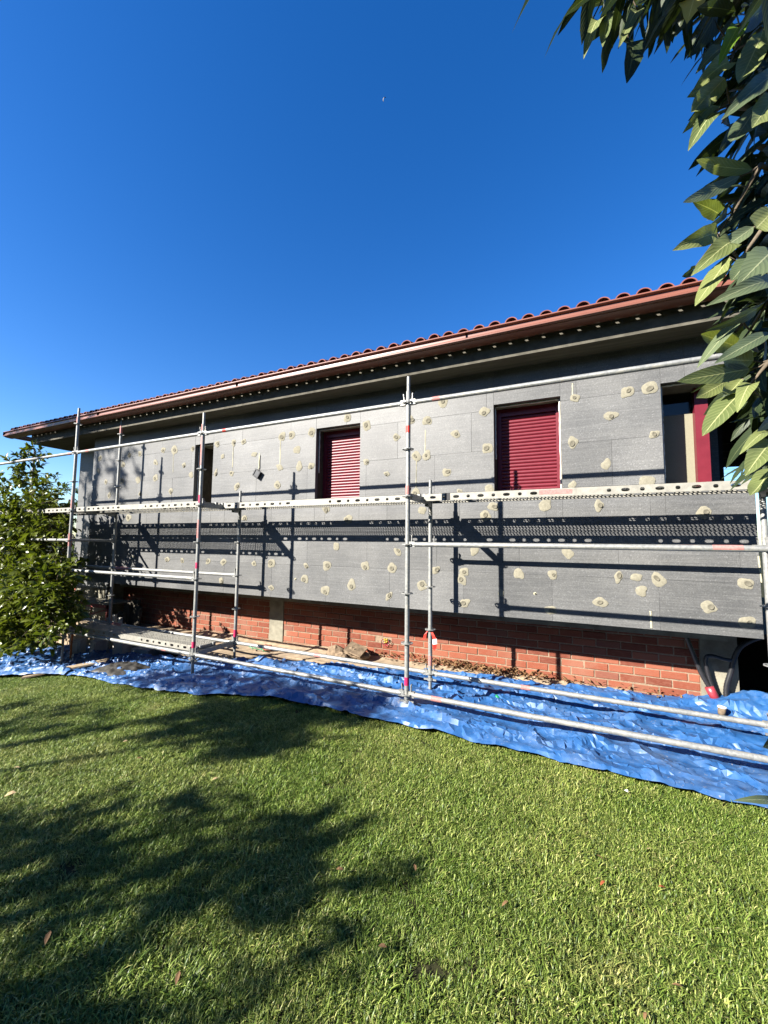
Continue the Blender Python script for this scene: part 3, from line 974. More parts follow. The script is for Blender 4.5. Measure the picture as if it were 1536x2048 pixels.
def standard(ix, rear, top, bands=(), zbot=None):
    x = ix * BAY; y = WD if rear else 0
    gz = g(x, y) if zbot is None else zbot
    m = MB()
    lean = random.uniform(-.004, .004)
    m.tube((x, y, -0.045), (x + lean, y, top - 0.16), TR, 18)
    m.tube((x + lean, y, top - 0.162), (x + lean, y, top), 0.0185, 14)
    s = obj('standard', m, 'galvanised', sc, angle=40)
    s['_w'] = tuple(s.location)
    z = 0.0
    while z < top - 0.2:
        child('rosette', ROS, s, (x, y, z), (0, 0, random.choice((0, .785)))); z += 0.5
    # base jack
    j = MB(); j.tube((x, y, gz - .02), (x, y, -0.04), 0.019, 14)
    j.tube((x, y, -0.085), (x, y, -0.06), 0.034, 12)
    j.box(x - .075, x + .075, y - .009, y + .009, -0.083, -0.066)
    o = obj('base_jack', j, 'galvanised', None); l = o.location.copy(); o.parent = s; o.location = l - Vector(s['_w'])
    for (za, zb, mat) in bands:
        band(s, (x, y, za), (x, y, zb), mat)
    # pin holes in the spigot
    h = MB(); h.tube((x - .005, y - .0195, top - .09), (x - .005, y - .0175, top - .09), .005, 8)
    o = obj('pin_hole', h, 'black_plastic', None); l = o.location.copy(); o.parent = s; o.location = l - Vector(s['_w'])
    return s
def zat(u, v, Y): return onY(u, v, Y).z
standard(-3, 0, 3.8); standard(-3, 1, 3.5)
standard(-2, 0, 3.78, [(3.50, 3.62, 'paint_pale'), (2.04, 2.25, 'paint_pale'), (1.40, 1.62, 'paint_pale')])
standard(-2, 1, 3.80, [(3.52, 3.66, 'paint_pale')])
standard(-1, 0, 3.295, [(3.04, 3.13, 'paint_pale'), (2.55, 2.96, 'paint_pale'), (2.03, 2.14, 'paint_pink'), (1.55, 1.80, 'paint_pale'), (1.14, 1.22, 'paint_pink'), (.09, .17, 'paint_pink')])
standard(-1, 1, 2.287, [(.08, .19, 'paint_pink')])
standard(0, 0, 3.284, [(2.675, 2.75, 'paint_red'), (2.02, 2.11, 'paint_pale'), (.085, .165, 'paint_pink')])
standard(0, 1, 2.276, [(.09, .2, 'paint_pale')])
standard(1, 0, 3.3); standard(1, 1, 2.45)
def ledger(i0, i1, rear, z, bands=(), first=True, last=True):
    xa, xb = i0 * BAY, i1 * BAY; y = WD if rear else 0.0
    m = MB().tube((xa + 0.06, y, z), (xb - 0.06, y, z + random.uniform(-.004, .004)), TR, 18)
    o = obj('ledger', m, 'galvanised', sc, angle=40); o['_w'] = tuple(o.location)
    child('ledger_head', HEAD, o, (xa + .055, y, z), (0, 0, 0)); child('ledger_head', HEAD, o, (xb - .055, y, z), (0, 0, math.pi))
    child('wedge', WEDGE, o, (xa + .046, y, z + .028), (0, .07, 0)); child('wedge', WEDGE, o, (xb - .046, y, z + .028), (0, -.09, 0))
    for (fa, fb, mat) in bands:
        a, b = xa + (xb - xa) * fa, xa + (xb - xa) * fb
        band(o, (a, y, z), (b, y, z), mat)
for i in (-3, -2, -1, 0):
    ledger(i, i + 1, 0, 3.0, {-3: [(.93, .955, 'paint_pale')], -2: [(.10, .13, 'paint_pale')], -1: [(.125, .145, 'paint_red')], 0: [(.088, .115, 'paint_pale')]}[i])
    ledger(i, i + 1, 0, 0.0, {-3: [], -2: [(.80, .83, 'paint_pale')], -1: [], 0: [(.085, .12, 'paint_pale')]}[i])
    ledger(i, i + 1, 1, 0.0, {-3: [], -2: [(.02, .12, 'paint_pale')], -1: [(.47, .5, 'paint_pale')], 0: [(.33, .36, 'paint_pale')]}[i])
ledger(-3, -2, 0, 1.5); ledger(-3, -2, 1, 1.0)
ledger(-2, -1, 0, 1.0); ledger(-2, -1, 1, 1.0, [(.03, .16, 'paint_pale')])
ledger(0, 1, 0, 1.5, [(.82, .88, 'paint_pale')]); ledger(0, 1, 1, 1.5, [(.80, .84, 'paint_red')])
def transom(ix, z, u_shape=True, mat='galvanised'):
    x = ix * BAY
    m = MB()
    if u_shape:
        m.box(x - .024, x - .020, .05, WD - .05, z - .02, z + .035).box(x + .020, x + .024, .05, WD - .05, z - .02, z + .035).box(x - .0235, x + .0235, .051, WD - .051, z - .024, z - .0195)
        m.box(x - .022, x + .022, WD - .14, WD - .04, z - .055, z - .0245)
    else:
        m.tube((x, .06, z), (x, WD - .06, z), TR, 14)
    o = obj('transom', m, mat, sc); o['_w'] = tuple(o.location)
    child('ledger_head', HEAD, o, (x, .05, z), (0, 0, math.pi / 2)); child('ledger_head', HEAD, o, (x, WD - .05, z), (0, 0, -math.pi / 2))
    child('wedge', WEDGE, o, (x, .046, z + .028), (.07, 0, 1.57)); child('wedge', WEDGE, o, (x, WD - .046, z + .028), (-.07, 0, 1.57))
for i in (-3, -2, -1, 0, 1):
    transom(i, 2.0)
transom(-2, 1.5, False); transom(-2, 0.0); transom(-1, 0.0, True, 'galvanised'); transom(1, 1.5, False)
# perforated decks
DL, DW = 2.98, 0.32
def deck_surface():
    v = []; f = []
    y0_, y1_ = -DW / 2 + .022, DW / 2 - .022
    nxr, nyr = 84, 10
    cx_, cy_ = DL / nxr, (y1_ - y0_) / nyr
    for j in range(nyr):
        for i in range(nxr):
            xa = -DL / 2 + i * cx_; ya = y0_ + j * cy_
            b = len(v)
            mx, my = xa + cx_ * (.5 + (.14 if j % 2 else -.14)), ya + cy_ / 2
            hx, hy = cx_ * .30, cy_ * .33
            v += [(xa, ya, 0), (xa + cx_, ya, 0), (xa + cx_, ya + cy_, 0), (xa, ya + cy_, 0),
                  (mx - hx, my - hy * .4, .0), (mx - hx * .4, my - hy, .002), (mx + hx * .4, my - hy, .002), (mx + hx, my - hy * .4, 0), (mx + hx, my + hy * .4, 0), (mx + hx * .4, my + hy, .002), (mx - hx * .4, my + hy, .002), (mx - hx, my + hy * .4, 0)]
            f += [(b, b + 1, b + 6, b + 5), (b + 1, b + 7, b + 6), (b + 1, b + 2, b + 8, b + 7), (b + 2, b + 9, b + 8), (b + 2, b + 3, b + 10, b + 9), (b + 3, b + 11, b + 10), (b + 3, b, b + 4, b + 11), (b, b + 5, b + 4)]
    return mesh('deck_surface', v, f, 'deck_steel')
def side_plate():
    """strip in XZ with round and oval holes, lips top and bottom"""
    v = []; f = []
    H0, H1 = -.072, 0.004
    n = 16
    cw = 0.132
    ncell = int(DL / cw); xs0 = -ncell * cw / 2
    def quad(a, b_, c, d):
        q = len(v); v.extend([a, b_, c, d]); f.append((q, q + 1, q + 2, q + 3))
    quad((-DL / 2, 0, H0), (xs0, 0, H0), (xs0, 0, H1), (-DL / 2, 0, H1)); quad((-xs0, 0, H0), (DL / 2, 0, H0), (DL / 2, 0, H1), (-xs0, 0, H1))
    for c in range(ncell):
        xa = xs0 + c * cw; mx, mz = xa + cw / 2, (H0 + H1) / 2
        if 9 <= c <= 12:
            quad((xa, 0, H0), (xa + cw, 0, H0), (xa + cw, 0, H1), (xa, 0, H1)); continue
        rx = .018 if c % 2 else .034; rz = .016
        q = len(v)
        for i in range(n):
            a = 6.28318 * (i + .5) / n; ca, sa = math.cos(a), math.sin(a)
            k = min((cw / 2) / max(abs(ca), 1e-6), ((H1 - H0) / 2) / max(abs(sa), 1e-6))
            v.append((mx + ca * k, 0, mz + sa * k))
            e = 2.6
            v.append((mx + math.copysign(abs(ca) ** (2 / e), ca) * rx, 0, mz + math.copysign(abs(sa) ** (2 / e), sa) * rz))
        for i in range(n):
            j = (i + 1) % n
            f.append((q + 2 * i, q + 2 * j, q + 2 * j + 1, q + 2 * i + 1))
        for (sx_, sz_) in ((1, 1), (-1, 1), (-1, -1), (1, -1)):
            cx2, cz2 = mx + sx_ * cw / 2, mz + sz_ * (H1 - H0) / 2
            b = len(v); v.append((cx2, 0, cz2))
            # corner triangle between the two nearest outer points
            best = sorted(range(n), key=lambda i: (v[q + 2 * i][0] - cx2) ** 2 + (v[q + 2 * i][2] - cz2) ** 2)[:2]
            f.append((b, q + 2 * best[0], q + 2 * best[1]))
    quad((-DL / 2, 0, H0), (DL / 2, 0, H0), (DL / 2, .022, H0), (-DL / 2, .022, H0))
    quad((-DL / 2, 0, H1), (DL / 2, 0, H1), (DL / 2, .023, H1 - .003), (-DL / 2, .023, H1 - .003))
    return mesh('side_rail', v, f, 'deck_steel')
DS, SP = deck_surface(), side_plate()
eh = MB(); eh.box(-.02, .02, -DW / 2 + .01, DW / 2 - .01, -.055, -.002); eh.box(-.05, -.02, -.13, -.09, -.02, .012); eh.box(-.05, -.02, .09, .13, -.02, .012)
EH = mesh('end_hook', eh.v, eh.f, 'galvanised')
def deck(ix, yc, z, red=None, name='deck'):
    xc = (ix + .5) * BAY
    o = link('deck', None, sc, (xc, yc, z)); o['_w'] = (xc, yc, z)
    child('deck_surface', DS, o, (xc, yc, z))
    child('side_rail', SP, o, (xc, yc - DW / 2, z)); child('side_rail', SP, o, (xc, yc + DW / 2, z), (0, 0, math.pi))
    child('end_hook', EH, o, (xc - DL / 2 + .021, yc, z)); child('end_hook', EH, o, (xc + DL / 2 - .021, yc, z), (0, 0, math.pi))
    if red:
        m = MB().box(xc + red[0], xc + red[1], yc - DW / 2 - .0015, yc - DW / 2 - .0005, z - .05, z - .006)
        b = obj('paint_band', m, 'paint_pale'); l = b.location.copy(); b.parent = o; b.location = l - Vector(o['_w'])
    m = MB().box(xc - DL / 2 + .24, xc - DL / 2 + .30, yc - DW / 2 - .002, yc - DW / 2 - .0008, z - .07, z + .005)
    b = obj('dark_clip', m, 'black_plastic'); l = b.location.copy(); b.parent = o; b.location = l - Vector(o['_w'])
ZD = 2.058
deck(-3, .20, ZD); deck(-3, .535, ZD)
deck(-2, .195, ZD); deck(-2, .535, ZD)
deck(-1, .535, ZD); deck(0, .535, ZD, (-.28, 0.02))
deck(-2, .25, 0.075)
# red and white tape knotted on a rear standard
tp = thing('barrier_tape', 'short scrap of red and white tape tied to a rear scaffold post', 'tape', (0, .73, .4))
def ribbon(name, pts, wd, mat):
    m = MB()
    for p, d in pts:
        m.v += [(p[0] - d[0] * wd, p[1], p[2] - d[1] * wd), (p[0] + d[0] * wd, p[1], p[2] + d[1] * wd)]
    for i in range(len(pts) - 1):
        m.f.append((2 * i, 2 * i + 1, 2 * i + 3, 2 * i + 2))
    o = obj(name, m, mat, tp)
ribbon('tape_end', [((-.02, .70, .49), (.6, .6)), ((-.05, .695, .45), (.7, .5)), ((-.06, .70, .40), (.8, .3)), ((-.09, .70, .375), (.9, .3))], .025, 'paint_red')
ribbon('tape_end', [((.02, .70, .49), (.8, -.4)), ((.05, .695, .44), (.8, -.4)), ((.065, .70, .40), (.9, .2))], .026, 'paint_red')
ribbon('tape_middle', [((.065, .699, .40), (.9, .2)), ((.07, .69, .345), (.95, .2))], .027, 'tape_white')
ribbon('tape_tip', [((.07, .689, .345), (.95, .2)), ((.065, .70, .29), (.8, .4)), ((.07, .70, .275), (.3, .4))], .026, 'paint_red')

# ------------------------------------------------------------------ tarpaulin
def ridged(x, y, s):
    return 1 - abs(mnoise.noise((x, y, s))) * 2
def tarp_mesh(X0, X1, step, front, back, lift, seed):
    nx_ = int((X1 - X0) / step); ny_ = int(1.75 / step)
    m = MB()
    for j in range(ny_ + 1):
        t = j / ny_
        for i in range(nx_ + 1):
            x = X0 + (X1 - X0) * i / nx_
            yf, yb = front(x), back(x)
            y = yf + (yb - yf) * t
            y += 0.02 * mnoise.noise((x * 2, y * 2, seed + 9))
            wx = x + 0.25 * mnoise.noise((x * 1.1, y * 1.1, seed)); wy = y + 0.18 * mnoise.noise((x * 1.3, y * 1.3, seed + 3))
            def cr(a, b, q):                       # sharp crease: narrow ridge on an otherwise flat facet
                return max(0.0, 1 - abs(mnoise.noise((a, b, q))) * 7.5)
            h = 0.036 * mnoise.noise((wx * 1.1, wy * 2.6, seed + 1)) + 0.012 * mnoise.noise((wx * 3.3, wy * 5.5, seed + 2))
            h += 0.075 * cr(wx * 0.6, wy * 2.4, seed + 11) * (0.5 + 0.5 * mnoise.noise((x * 2, y * 2, 5)))
            h += 0.030 * cr(wx * 1.7 + wy, wy * 3.4, seed + 12)
            h += 0.018 * cr(wx * 4.6 - wy * 3, wy * 6 + wx, seed + 13)
            h += 0.004 * cr(wx * 9 + wy * 6, wy * 11 - wx * 3, seed + 14)
            h += 0.002 * mnoise.noise((x * 26, y * 26, seed + 6))
            h = h + 0.03
            edge = min(1, t * 12)
            hem = 0.018 * mnoise.noise((x * 3.1, 0, seed + 7)) * (1 - edge)
            z = g(x, y) + lift + h * (.45 + .55 * edge) + hem
            if t < 0.012: z -= 0.008
            z += bumps(x, y)
            if 0 < i < nx_ and 0 < j < ny_:
                jr = random.Random(i * 7919 + j * 104729 + int(seed))
                x += jr.uniform(-.42, .42) * step; y += jr.uniform(-.42, .42) * step
                z += jr.uniform(-1, 1) * 0.0042 * (0.22 + max(0, mnoise.noise((x * 1.3, y * 2.0, seed + 21)) * 1.6 - .15))
            m.v.append((x, y, z))
    for j in range(ny_):
        for i in range(nx_):
            a = j * (nx_ + 1) + i
            if (i * 31 + j * 17) % 5 < 2:
                m.f += [(a, a + 1, a + nx_ + 2), (a, a + nx_ + 2, a + nx_ + 1)]
            else:
                m.f += [(a, a + 1, a + nx_ + 1), (a + 1, a + nx_ + 2, a + nx_ + 1)]
    return m
def interp(x, pts):
    for (a, b), (c, d) in zip(pts[:-1], pts[1:]):
        if x <= c:
            t = max(0, min(1, (x - a) / (c - a))); return b + (d - b) * t
    return pts[-1][1]
def bumps(x, y):
    z = 0.16 * math.exp(-((x - 3.25) / .42) ** 2 - ((y - 1.62) / .22) ** 2)          # heap over the conduits
    z += 0.10 * math.exp(-((x - 3.9) / .5) ** 2 - ((y - 1.2) / .35) ** 2)
    z += 0.035 * math.exp(-((x - 2.55) / .20) ** 2 - ((y - .62) / .06) ** 2)
    z += 0.05 * math.exp(-((x + 2.75) / .25) ** 2 - ((y + .38) / .10) ** 2)
    z += 0.02 * math.exp(-((y - interp(x, FR) - .06) / .05) ** 2)
    return z
FR = [(-11, -.75), (-7.2, -.62), (-6.2, -.42), (-5.6, -.33), (-4.9, -.36), (-3.9, -.42), (-3.1, -.52), (-2.5, -.50), (-1.5, -.34), (-.55, -.32), (.1, -.32), (1.0, -.335), (1.35, -.35), (2.0, -.375), (2.7, -.36), (4.5, -.36)]
BK = [(-11, .9), (-6.0, .85), (-4.4, .62), (-3.4, .55), (-2.3, .88), (-1.2, 1.10), (-.3, 1.40), (.5, 1.56), (1.5, 1.66), (2.5, 1.70), (3.1, 1.92), (4.5, 1.95)]
fr = lambda x: interp(x, FR) + .035 * mnoise.noise((x * 1.9, 3, 1)) + .016 * mnoise.noise((x * 6, 3, 5))
bk = lambda x: interp(x, BK) + .06 * mnoise.noise((x * 1.3, 7, 1)) + .02 * mnoise.noise((x * 5, 7, 5))
tm = tarp_mesh(-5.55, 4.5, 0.027, fr, bk, 0.030, 2)
tarp = obj('tarpaulin', tm, 'tarp', None, angle=22)
tag(tarp, 'long crumpled blue tarpaulin spread under the scaffold along the lawn', 'tarpaulin')
fr2 = lambda x: interp(x, FR) + .04 * mnoise.noise((x * 2.3, 5, 8)) - (.18 if x < -6 else .18 * (x + 5.45) / -.55 if x < -5.45 else 0)
tm = tarp_mesh(-10.5, -5.35, 0.032, fr2, lambda x: .95 + .05 * mnoise.noise((x * 2, 9, 1)), 0.040, 31)
t2 = obj('tarpaulin', tm, 'tarp', None, angle=22)
tag(t2, 'smaller rumpled blue tarpaulin on the ground beneath the citrus tree', 'tarpaulin')

# ------------------------------------------------------------------ small things on the building site
def rock(name, c, r, seed, mat, squash=(1, 1, .7), parent=None):
    rr = random.Random(seed); m = MB(); n1, n2 = 10, 7
    for j in range(n2 + 1):
        for i in range(n1):
            th = math.pi * j / n2; ph = 6.28318 * i / n1
            d = Vector((math.sin(th) * math.cos(ph), math.sin(th) * math.sin(ph), math.cos(th)))
            k = 1 + .35 * mnoise.noise(d * 1.6 + Vector((seed, 0, 0))) + .15 * mnoise.noise(d * 4 + Vector((seed, 3, 0)))
            m.v.append((c[0] + d.x * r * k * squash[0], c[1] + d.y * r * k * squash[1], c[2] + d.z * r * k * squash[2]))
    for j in range(n2):
        for i in range(n1):
            a, b = j * n1 + i, j * n1 + (i + 1) % n1
            m.f.append((a, b, b + n1, a + n1)[::-1])
    return obj(name, m, mat, parent)
def crumple(name, P, lx, ly, h, seed, mat, label, cat, rz=0):
    m = MB(); n = 46; n2 = 26
    for j in range(n2 + 1):
        for i in range(n + 1):
            a, b = i / n * 2 - 1, j / n2 * 2 - 1
            q = max(0, 1 - a * a) * max(0, 1 - b * b)
            wob = 1 + .2 * mnoise.noise((a * 2, b * 2, seed))
            x, y = a * lx * wob, b * ly * wob
            z = h * q ** .6 * (0.6 + .8 * (ridged(a * 2.2 + b, b * 2.6 + .4 * a, seed) * .5 + .2)) + .012 * ridged(a * 5, b * 6, seed + 2) * min(1, 4 * q)
            X, Y = P[0] + x * math.cos(rz) - y * math.sin(rz), P[1] + x * math.sin(rz) + y * math.cos(rz)
            m.v.append((X, Y, max(g(X, Y), P[2] - .1) + .055 + max(z, 0)))
    for j in range(n2):
        for i in range(n):
            a = j * (n + 1) + i; m.f.append((a, a + 1, a + n + 2, a + n + 1))
    o = obj(name, m, mat, None, True); return tag(o, label, cat)
crumple('plastic_sheet', (-4.62, .02, g(-4.62, 0)), .44, .26, .085, 4, 'plastic_sheet', 'crumpled dark grey plastic sheet lying on the blue tarp', 'plastic sheet', -.15)
# timber board half under the tarp
m = MB(); n = 12
P0, P1 = Vector((-6.0, -.56, g(-6, -.5) + .035)), Vector((-5.25, .20, g(-5.3, 0) + .12))
d = (P1 - P0).normalized(); s_ = Vector((-d.y, d.x, 0)).normalized() * .085
for i in range(n + 1):
    p = P0.lerp(P1, i / n); up_ = Vector((0, 0, .022))
    m.v += [tuple(p - s_), tuple(p + s_), tuple(p + s_ + up_), tuple(p - s_ + up_)]
for i in range(n):
    a = 4 * i
    for k in range(4): m.f.append((a + k, a + (k + 1) % 4, a + 4 + (k + 1) % 4, a + 4 + k))
m.f += [(0, 1, 2, 3), (4 * n, 4 * n + 1, 4 * n + 2, 4 * n + 3)]
tag(obj('timber_board', m, 'wood'), 'pale timber board lying across the tarp edge at the lawn', 'board')
# concrete blocks below the low platform
for (x, y, zz, wx, wy, h, rz, lab) in [(-5.75, .74, -.60, .20, .20, .30, .2, 'tall white concrete block standing under the low platform'), (-6.55, .80, -.66, .22, .2, .26, -.1, 'white concrete block left of the low platform leg'), (-5.35, .90, -.56, .42, .22, .12, .1, 'flat pale paving slab lying under the low platform'), (-6.85, .62, -.66, .16, .18, .30, .5, 'leaning white concrete block below the citrus tree')]:
    m = MB(); m.box(-wx / 2, wx / 2, -wy / 2, wy / 2, 0, h)
    if h > .2:
        m.box(-wx / 2 + .03, wx / 2 - .03, -wy / 2 - .012, -wy / 2 - .001, .03, h - .03)
    m.v = [(x + a * math.cos(rz) - b * math.sin(rz), y + a * math.sin(rz) + b * math.cos(rz), g(x, y) + .03 + c) for a, b, c in m.v]
    tag(obj('concrete_block' if h > .2 else 'paving_slab', m, 'block_white'), lab, 'block' if h > .2 else 'slab')
m = MB(); m.swept([(-6.43, .28, g(-6.43, .28)), (-6.44, .28, -.35), (-6.43, .29, .02), (-6.42, .29, .12)], [.017, .017, .016, .015], 8)
tag(obj('stake', m, 'orange_plastic'), 'thin orange stake upright beside the low scaffold platform', 'stake')
# small work table with clutter by the brick wall on the left
wt = thing('work_table', 'low rusty red work table with a board top against the brick', 'table', (-7.6, 1.4, -.25))
obj('table_top', MB().box(-8.35, -6.95, 1.15, 1.66, .20, .235), 'concrete', wt)
obj('apron', MB().box(-8.3, -7.0, 1.18, 1.20, .12, .198), 'red_steel', wt)
for x, y in ((-8.28, 1.2), (-7.02, 1.2), (-8.28, 1.6), (-7.02, 1.6)):
    obj('leg', MB().box(x - .02, x + .02, y - .02, y + .02, -.25, .199), 'red_steel', wt)
obj('brace', MB().tube((-8.26, 1.21, -.2), (-7.04, 1.21, .1), .012, 8), 'red_steel', wt)
m = MB(); m.box(-7.95, -7.72, 1.52, 1.62, .238, .50); m.box(-7.93, -7.74, 1.60, 1.63, .50, .53)
tag(obj('cement_bag', m, 'concrete'), 'upright grey paper cement bag on the work table', 'bag')
m = MB(); m.tube((-7.60, 1.50, .238), (-7.57, 1.50, .46), .028, 10); m.tube((-7.57, 1.50, .46), (-7.55, 1.50, .53), .012, 8)
tag(obj('foam_gun_can', m, 'grey_plastic'), 'slim grey canister standing on the work table', 'canister')
for k, (x, y, w2, h, lab) in enumerate([(-6.92, 1.50, .10, .46, 'dark weathered formwork board leaning nearest the work table'), (-6.75, 1.55, .12, .52, 'tallest dark formwork board leaning at the brick wall'), (-6.60, 1.52, .11, .40, 'right hand dark formwork board leaning at the brick wall'), (-6.83, 1.34, .09, .30, 'shortest dark formwork board in front of the leaning stack')]):
    m = MB().box(x - w2, x + w2, y - .02, y + .02, -.25, -.25 + h)
    for q in (-.35, .35):                     # cleats nailed across the back
        m.box(x - w2 + .01, x + w2 - .01, y - .032, y - .0205, -.25 + h * (.5 + q) - .02, -.25 + h * (.5 + q) + .02)
    m.v = [(a, b + (c + .25) * .12, c) for a, b, c in m.v]
    tag(obj('formwork_board', m, 'fascia_dark'), lab, 'board', 'formwork boards leaning at the brick wall')
for k, (x, hh) in enumerate([(-6.88, .27), (-6.70, .22)]):
    m = MB(); m.box(x, x + .07, 1.22, 1.27, -.25, -.25 + hh); tag(obj('timber_offcut', m, 'block_white'), ['taller pale timber offcut standing against dark boards', 'shorter pale timber offcut standing against dark boards'][k], 'offcut')
# rubble by the wall
rb = [(-1.78, 1.50, .13, 'largest brown stone of the rubble heap at the brick wall'), (-1.53, 1.54, .11, 'brown stone in the middle of the rubble heap'), (-1.62, 1.40, .085, 'small stone in front of the rubble heap'), (-1.36, 1.56, .10, 'rough brown stone at the right end of the rubble heap'), (-1.48, 1.47, .07, 'small stone perched on the rubble heap')]
for k, (x, y, r_, lab) in enumerate(rb):
    tag(rock('stone', (x, y, -.235 + r_ * .55 + (.10 if k == 4 else 0)), r_, k * 3 + 1, 'stone', (1.25, .8, .75)), lab, 'stone', 'stones heaped by the brick wall')
m = MB().box(-1.56, -1.28, 1.36, 1.60, -.20, -.185); m.v = [(a, b, c + .12 + (a + 1.42) * -.25 + (b - 1.48) * .3) for a, b, c in m.v]
tag(obj('broken_tile', m, 'stone'), 'flat broken tile lying tilted on the rubble heap', 'tile')
tag(rock('brick_fragment', (-2.95, 1.32, -.20), .07, 77, 'brick', (1.5, 1, .8)), 'broken red brick lying near the concrete pillar', 'brick')
m = MB(); m.swept([(-3.25 + .05 * i, 1.2 + .04 * math.sin(i * 1.7), -.20 + .025 * math.cos(i * 2.1)) for i in range(9)], [.007] * 9, 6)
tag(obj('green_cord', m, 'green_plastic', None, True), 'tangled bit of green cord near the concrete pillar', 'cord')
gc = thing('bottle_cap', 'small bright green plastic cap on the blue tarp', 'cap', (.74, .86, -.2))
m = MB(); m.tube((.735, .85, g(.74, .85) + .045), (.755, .85, g(.74, .85) + .085), .030, 14, .026); obj('cap_shell', m, 'green_plastic', gc, True)
m = MB(); m.tube((.725, .85, g(.74, .85) + .025), (.735, .85, g(.74, .85) + .045), .033, 14, .033); obj('cap_rim', m, 'green_plastic', gc, True)
m = MB(); m.tube((2.86, 1.36, -.17), (2.865, 1.36, -.10), .032, 14, .034)
cupo = thing('paint_tin', 'small white rimmed tin on the tarp near the conduits', 'tin', (2.86, 1.36, -.17)); obj('tin_body', m, 'stone', cupo, True)
obj('tin_rim', MB().tube((2.865, 1.36, -.102), (2.866, 1.36, -.093), .037, 16), 'white_plastic', cupo)
# corrugated conduits rising out of the tarp by the pillar
def conduit(pts, r, label, mat='black_plastic'):
    P = [Vector(p) for p in pts]; out = []; rad = []
    n = 60
    for i in range(n + 1):
        t = i / n * (len(P) - 1); k = min(int(t), len(P) - 2); s = t - k
        p0, p1, p2, p3 = P[max(k - 1, 0)], P[k], P[k + 1], P[min(k + 2, len(P) - 1)]
        q = .5 * ((2 * p1) + (p2 - p0) * s + (2 * p0 - 5 * p1 + 4 * p2 - p3) * s * s + (3 * p1 - p0 - 3 * p2 + p3) * s ** 3)
        out.append(q); rad.append(r * (1 + (.09 if i % 2 else -.04)))
    m = MB().swept(out, rad, 10)
    return tag(obj('conduit', m, mat, None, True), label, 'conduit', 'black conduits by the concrete pillar')
YC = 1.70
def cpt(u, v, Y=YC): return tuple(onY(u, v, Y))
conduit([cpt(1372, 1272), cpt(1385, 1305), cpt(1402, 1345), cpt(1421, 1378), cpt(1432, 1400)], .024, 'black conduit running down from the grey junction box')
conduit([cpt(1432, 1398), cpt(1424, 1372), cpt(1414, 1340), cpt(1412, 1316), cpt(1424, 1312), cpt(1450, 1319), cpt(1464, 1321)], .020, 'black conduit that bends over sideways in front of the pillar')
conduit([cpt(1452, 1398), cpt(1453, 1372), cpt(1461, 1345), cpt(1468, 1318), cpt(1480, 1295), cpt(1502, 1281), cpt(1526, 1274)], .024, 'black conduit curving right into the dark doorway')
m = MB(); m.swept([cpt(1418, 1374, 1.675), cpt(1425, 1387, 1.675), cpt(1436, 1406, 1.675)], [.042, .043, .042], 14)
tag(obj('conduit_sleeve', m, 'pink_plastic', None, True), 'red plastic sleeve round the conduits where they enter the tarp', 'sleeve')
# orange object standing in the cellar doorway at the frame edge
bk_ = thing('orange_bucket', 'orange bucket with a white rim at the doorway edge', 'bucket', (3.78, 2.3, -.2))
m = MB(); m.tube((3.74, 2.2, -.25), (3.74, 2.2, .13), .13, 20, .165); m.tube((3.74, 2.2, .145), (3.74, 2.2, .24), .155, 20, .12); obj('bucket_body', m, 'orange_plastic', bk_, True)
obj('rim', MB().tube((3.74, 2.2, .118), (3.74, 2.2, .142), .185, 20), 'white_plastic', bk_)
# floodlight hanging crooked from its cable on the wall
fl = thing('floodlight', 'small black square lamp hanging crooked on the wall', 'lamp', (-3.0, W, 2.55))
c = Vector((-3.005, W - .03, 2.592)); ax = Vector((math.cos(-.58), 0, math.sin(-.58))); az = Vector((-math.sin(-.58), 0, math.cos(-.58)))
def fbox(a0, a1, b0, b1, y0, y1):
    m = MB().box(a0, a1, y0, y1, b0, b1); m.v = [tuple(c + ax * v[0] + az * v[2] + Vector((0, v[1], 0))) for v in m.v]; return m
obj('lamp_body', fbox(-.058, .058, -.058, .058, -.012, .022), 'black_plastic', fl)
fm = MB()
for q in ((-.062, .062, .046, .062), (-.062, .062, -.062, -.046), (-.062, -.046, -.0455, .0455), (.046, .062, -.0455, .0455)):
    b = fbox(*q, -.024, -.0125); k = len(fm.v); fm.v += b.v; fm.f += [tuple(k + t for t in f_) for f_ in b.f]
obj('lamp_bezel', fm, 'black_plastic', fl)
obj('lamp_lens', fbox(-.045, .045, -.045, .045, -.016, -.0125), 'lens_dark', fl)
m = MB().swept([(-2.985, W - .006, 2.90), (-2.990, W - .014, 2.78), (-2.985, W - .012, 2.70), (-2.995, W - .01, 2.66)], [.006] * 4, 6)
obj('cable', m, 'foam', fl, True)

